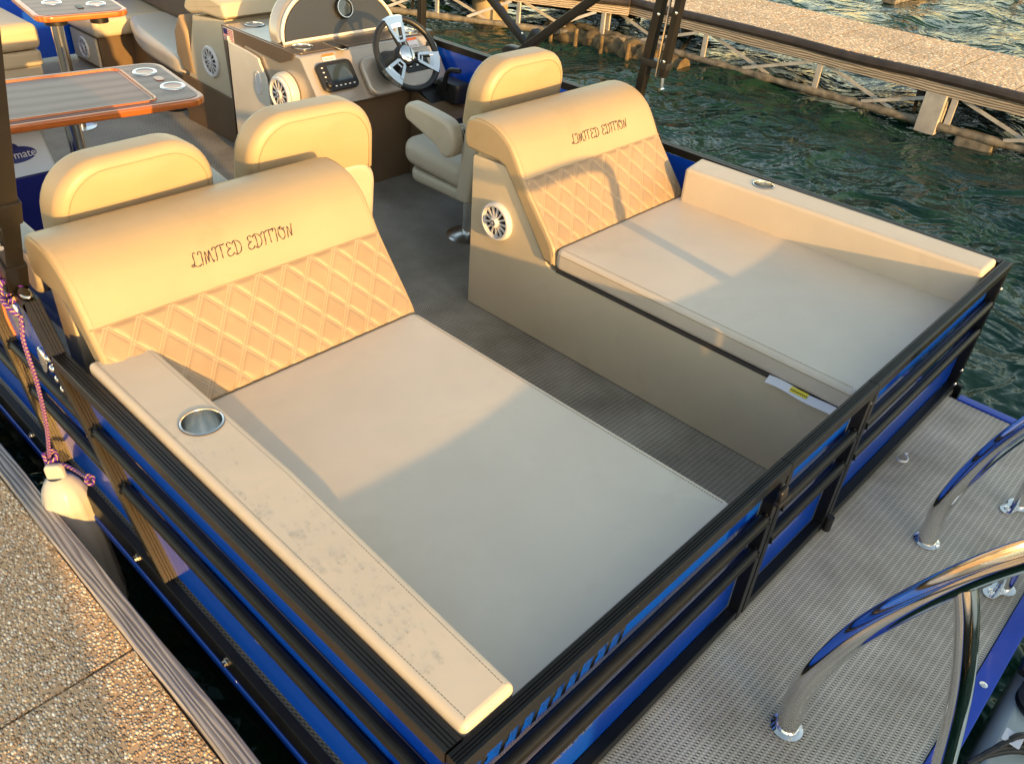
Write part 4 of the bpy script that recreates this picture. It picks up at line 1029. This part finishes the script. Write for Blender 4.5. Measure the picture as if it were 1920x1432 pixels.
# ------------------------------------------------------------------ fender and rope
def fender():
    t=thing('fender','white ribbed boat fender squeezed between the dock board and the boat','fender',(-.062,1.5,-.1))
    top=Vector((-.075,1.545,.13)); bot=Vector((-.062,1.47,-.42)); ax=(top-bot).normalized(); m=frame(bot,ax.orthogonal(),ax.cross(ax.orthogonal())); L=(top-bot).length
    g=G(); n=48; prof=[(.0,.0),(.03,.005),(.055,.03),(.061,.08),(.061,L-.15),(.058,L-.11),(.050,L-.08),(.037,L-.058),(.024,L-.048)]
    vs=[];fs=[]
    for i,(r_,z) in enumerate(prof):
        for k in range(n):
            a=2*PI*k/n; rr=r_*(1+(.025*math.cos(12*a) if 2<=i<=5 else 0)); vs.append(m@Vector((rr*math.cos(a),rr*math.sin(a),z)))
    for i in range(len(prof)-1):
        for k in range(n): fs.append((i*n+k,i*n+(k+1)%n,(i+1)*n+(k+1)%n,(i+1)*n+k))
    g.add(vs,fs); g.build('body','fender',t,60)
    g=G(); g.puff(rrect(-.025,.025,L-.085,L-.008,.014,5),.022,.007,lambda u,v,h:m@Vector((h-.011,u,v)),3); g.build('eyelet','fender',t,50)
fender()
def ropes():
    r_=.0052
    t=thing('fender_line','purple and yellow braided rope tied from the rail down to the fender','rope',(-.04,1.55,.5))
    g=G(); P=[(-.046,1.505,.60),(-.052,1.500,.57),(-.058,1.500,.53),(-.055,1.515,.40),(-.058,1.545,.25),(-.070,1.575,.12)]
    g.tube(catmull(P,10),r_,10); g.build('standing_line','rope',t,60)
    g=G(); c=Vector((-.066,1.572,.12)); pts=[]
    for k in range(40):
        a=k*.62; pts.append(c+Vector((.015*math.cos(a),.015*math.sin(a),-.022+.044*((k%13)/13))))
    g.tube(catmull(pts[:28],3),r_*.95,8); g.build('lower_knot','rope',t,60)
    g=G(); P=[(-.070,1.570,.105),(-.050,1.53,.115),(-.035,1.49,.11),(-.03,1.45,.115),(-.030,1.425,.13),(-.034,1.415,.125)]; g.tube(catmull(P,8),r_,10); g.tube(catmull([(-.03,1.43,.135),(-.02,1.415,.13),(-.03,1.405,.118),(-.04,1.415,.125),(-.03,1.43,.132)],4),r_*.9,8); g.build('loose_end','rope',t,60)
    g=G(); P=[(-.078,1.575,.105),(-.090,1.560,.095),(-.085,1.545,.10),(-.066,1.555,.115)]; g.tube(catmull(P,8),r_,10); g.build('eye_loop','rope',t,60)
    g=G(); c=Vector((-.034,1.60,.625)); pts=[]
    for k in range(60):
        a=k*.55; rr=.026+.006*math.sin(k*1.7); pts.append(c+Vector((rr*math.cos(a)*.9,.02*math.sin(k*.21)+.0*k,rr*math.sin(a))))
    g.tube(catmull(pts,3),r_,8); 
    P=[(-.04,1.60,.66),(-.05,1.66,.675),(-.03,1.72,.66),(-.02,1.80,.64),(-.03,1.90,.62)]; g.tube(catmull(P,8),r_*1.8,10)
    P=[(-.05,1.60,.64),(-.064,1.56,.64),(-.062,1.52,.62),(-.050,1.505,.60)]; g.tube(catmull(P,8),r_,10)
    g.build('upper_knot','rope',t,60)
    g=G(); g.tube(catmull([(-.052,1.595,.61),(-.060,1.57,.57),(-.060,1.545,.53)],6),.003,8); g.build('orange_cord','orange',t,60)
ropes()
# ------------------------------------------------------------------ chrome handrails on the swim platform
def flange(par,x,y,z=.001,r=.036):
    g=G(); g.lathe([(r,0),(r,.003),(r*.8,.006),(.022,.008)],Matrix.Translation((x,y,z)),32); return g.build('flange','chrome',par)
def handrails():
    t=thing('ladder_handrail','big polished steel hoop handrail arching over the rear platform','handrail',(1.2,-.35,0))
    zr=[(-.243,.0),(-.240,.06),(-.240,.14),(-.262,.27),(-.305,.42),(-.385,.605),(-.46,.74),(-.53,.83)]
    L=[Vector((.780,y,z)) for y,z in zr]; Rr=[Vector((1.615,y+.008,z)) for y,z in zr][::-1]
    top=[Vector((.84,-.575,.885)),Vector((.95,-.59,.905)),Vector((1.20,-.59,.905)),Vector((1.44,-.59,.905)),Vector((1.56,-.575,.885))]
    g=G(); g.tube(catmull(L+top+Rr,8),.0255,20); g.build('hoop','chrome',t,80)
    flange(t,.780,-.243); flange(t,1.615,-.235)
    for x in (.78,1.615):
        g=G(); P=[(x,-.405,.635),(x+.002,-.44,.55),(x+.004,-.485,.40),(x+.004,-.530,.18),(x+.004,-.56,.0)]; g.tube(catmull(P,8),.0205,18); g.build('brace','chrome',t,80)
    t=thing('boarding_ladder','polished steel boarding ladder posts with bolted feet at the platform edge','ladder',(1.8,-.45,0))
    for x,y in ((1.60,-.455),(1.985,-.375)):
        g=G(); g.tube(catmull([(x,y,.004),(x,y,.12),(x+.0,y-.03,.24),(x,y-.09,.36)],7),.0185,16); g.build('post','chrome',t,80)
        g=G(); mx=Matrix.Translation((x,y,.001)); g.lathe([(.030,0),(.030,.003),(.020,.005)],mx,24); g.puff([(x+.026*math.cos(a)-(.045 if math.cos(a)<0 else 0),y+.02*math.sin(a)+(.02 if math.cos(a)<0 else 0)) for a in [2*PI*k/28 for k in range(28)]],.004,.001,XY(.001),2); g.build('foot_plate','chrome',t)
        g=G(); g.lathe([(.009,0),(.009,.002),(.004,.004),(0,.003)],Matrix.Translation((x-.045,y+.02,.005)),12); g.build('foot_screw','steel',t)
    g=G(); g.tube([(1.60,-.545,.36),(1.985,-.465,.36)],.016,14); g.build('rung','chrome',t)
handrails()
# strap loop scrap by the fence
g=G(); g.tube(catmull([(1.90,-.02,.012),(1.885,-.035,.02),(1.90,-.05,.018),(1.93,-.045,.012),(1.945,-.03,.01),(1.955,-.036,.01)],6),.0035,8)
tag(g.build('cord_scrap','white'),'small white loop of cord lying on the platform by the stern fence','cord')
# ------------------------------------------------------------------ outboard engine
def engine():
    t=thing('outboard_engine','pale outboard engine with black fittings just behind the platform corner','engine',(1.25,-.75,-.1))
    g=G(); g.puff(rrect(.86,1.55,-1.15,-.575,.10,7),.20,.05,XY(-.26),5,.01,5); g.build('cowling','engine',t,60)
    g=G(); mx=frame((1.335,-.655,-.055),(1,0,0),(0,1,0)); g.lathe([(.062,0),(.062,.018),(.052,.026),(0,.026)],mx,36); c=g.build('mount_disc','rubber',t)
    g=G()
    for k in range(5): a=2*PI*k/5+.3; g.lathe([(.006,.026),(.006,.031),(0,.031)],mx@Matrix.Translation((.040*math.cos(a),.040*math.sin(a),0)),8)
    g.build('disc_screw','steel',c)
    g=G(); g.box((1.375,-.635,-.055),(1.41,-.60,-.02),.008); g.box((1.355,-.615,-.05),(1.372,-.595,-.025),.004); g.build('hose_fitting','steel',t)
    g=G(); g.tube(catmull([(1.38,-.59,-.03),(1.44,-.585,-.02),(1.50,-.60,-.03),(1.6,-.62,-.06)],6),.016,10); g.build('black_hose','rubber',t,60)
    for k in range(4):
        g=G(); g.tube(catmull([(1.02+.03*k,-.575-.012*k,-.03),(1.08+.03*k,-.60-.012*k,-.028+.006*k),(1.16+.02*k,-.66-.01*k,-.035),(1.20,-.76,-.04)],6),.008,8); g.build('cable','rubber',t,60)
    g=G(); g.puff(rrect(1.13,1.17,-.645,-.605,.003,2),.002,.0006,XY(-.012),1); g.build('cable_tag','paper',t)
engine()

# ------------------------------------------------------------------ unseen shapes added behind the stern to block the low sun
def dock_shade_caster():  # invented post and board, out of view, shaped to cast bands on the dock
    t=thing('dock_shade_caster','unseen board on a round post, added behind the stern to shade the dock','shade_caster',(-1.075,-3,0))
    g=G(); g.cyl((-1.075,-3,-.1),(-1.075,-3,2.6),.085,20); g.build('post','galv',t)
    g=G(); g.box((-2.1,-3.12,.66),(-1.02,-3.09,2.2),.006); g.build('board','old_wood',t)
dock_shade_caster()
def add_sun_blocker():  # invented boat, out of view, keeps direct sun off the platform
    t=thing('sun_blocker_boat','unseen white boat shape added behind the stern to shade the platform','boat',(1.1,-4.2,-.4))
    out=catmull([(-.42,-5.6,0),(-.44,-4.4,0),(-.34,-3.5,0),(.3,-3.22,0),(1.2,-3.15,0),(2.3,-3.22,0),(3.2,-3.5,0),(3.3,-4.4,0),(3.25,-5.6,0)],5)
    g=G(); g.puff([(p.x,p.y) for p in out],1.15,.12,XY(-.6),4); g.build('hull','white',t,60)
    g=G(); g.puff([(p.x*.94+.08,(p.y+4.4)*.93-4.4) for p in out],.40,.10,XY(.54),4); g.build('upper_block','white',t,60)
add_sun_blocker()
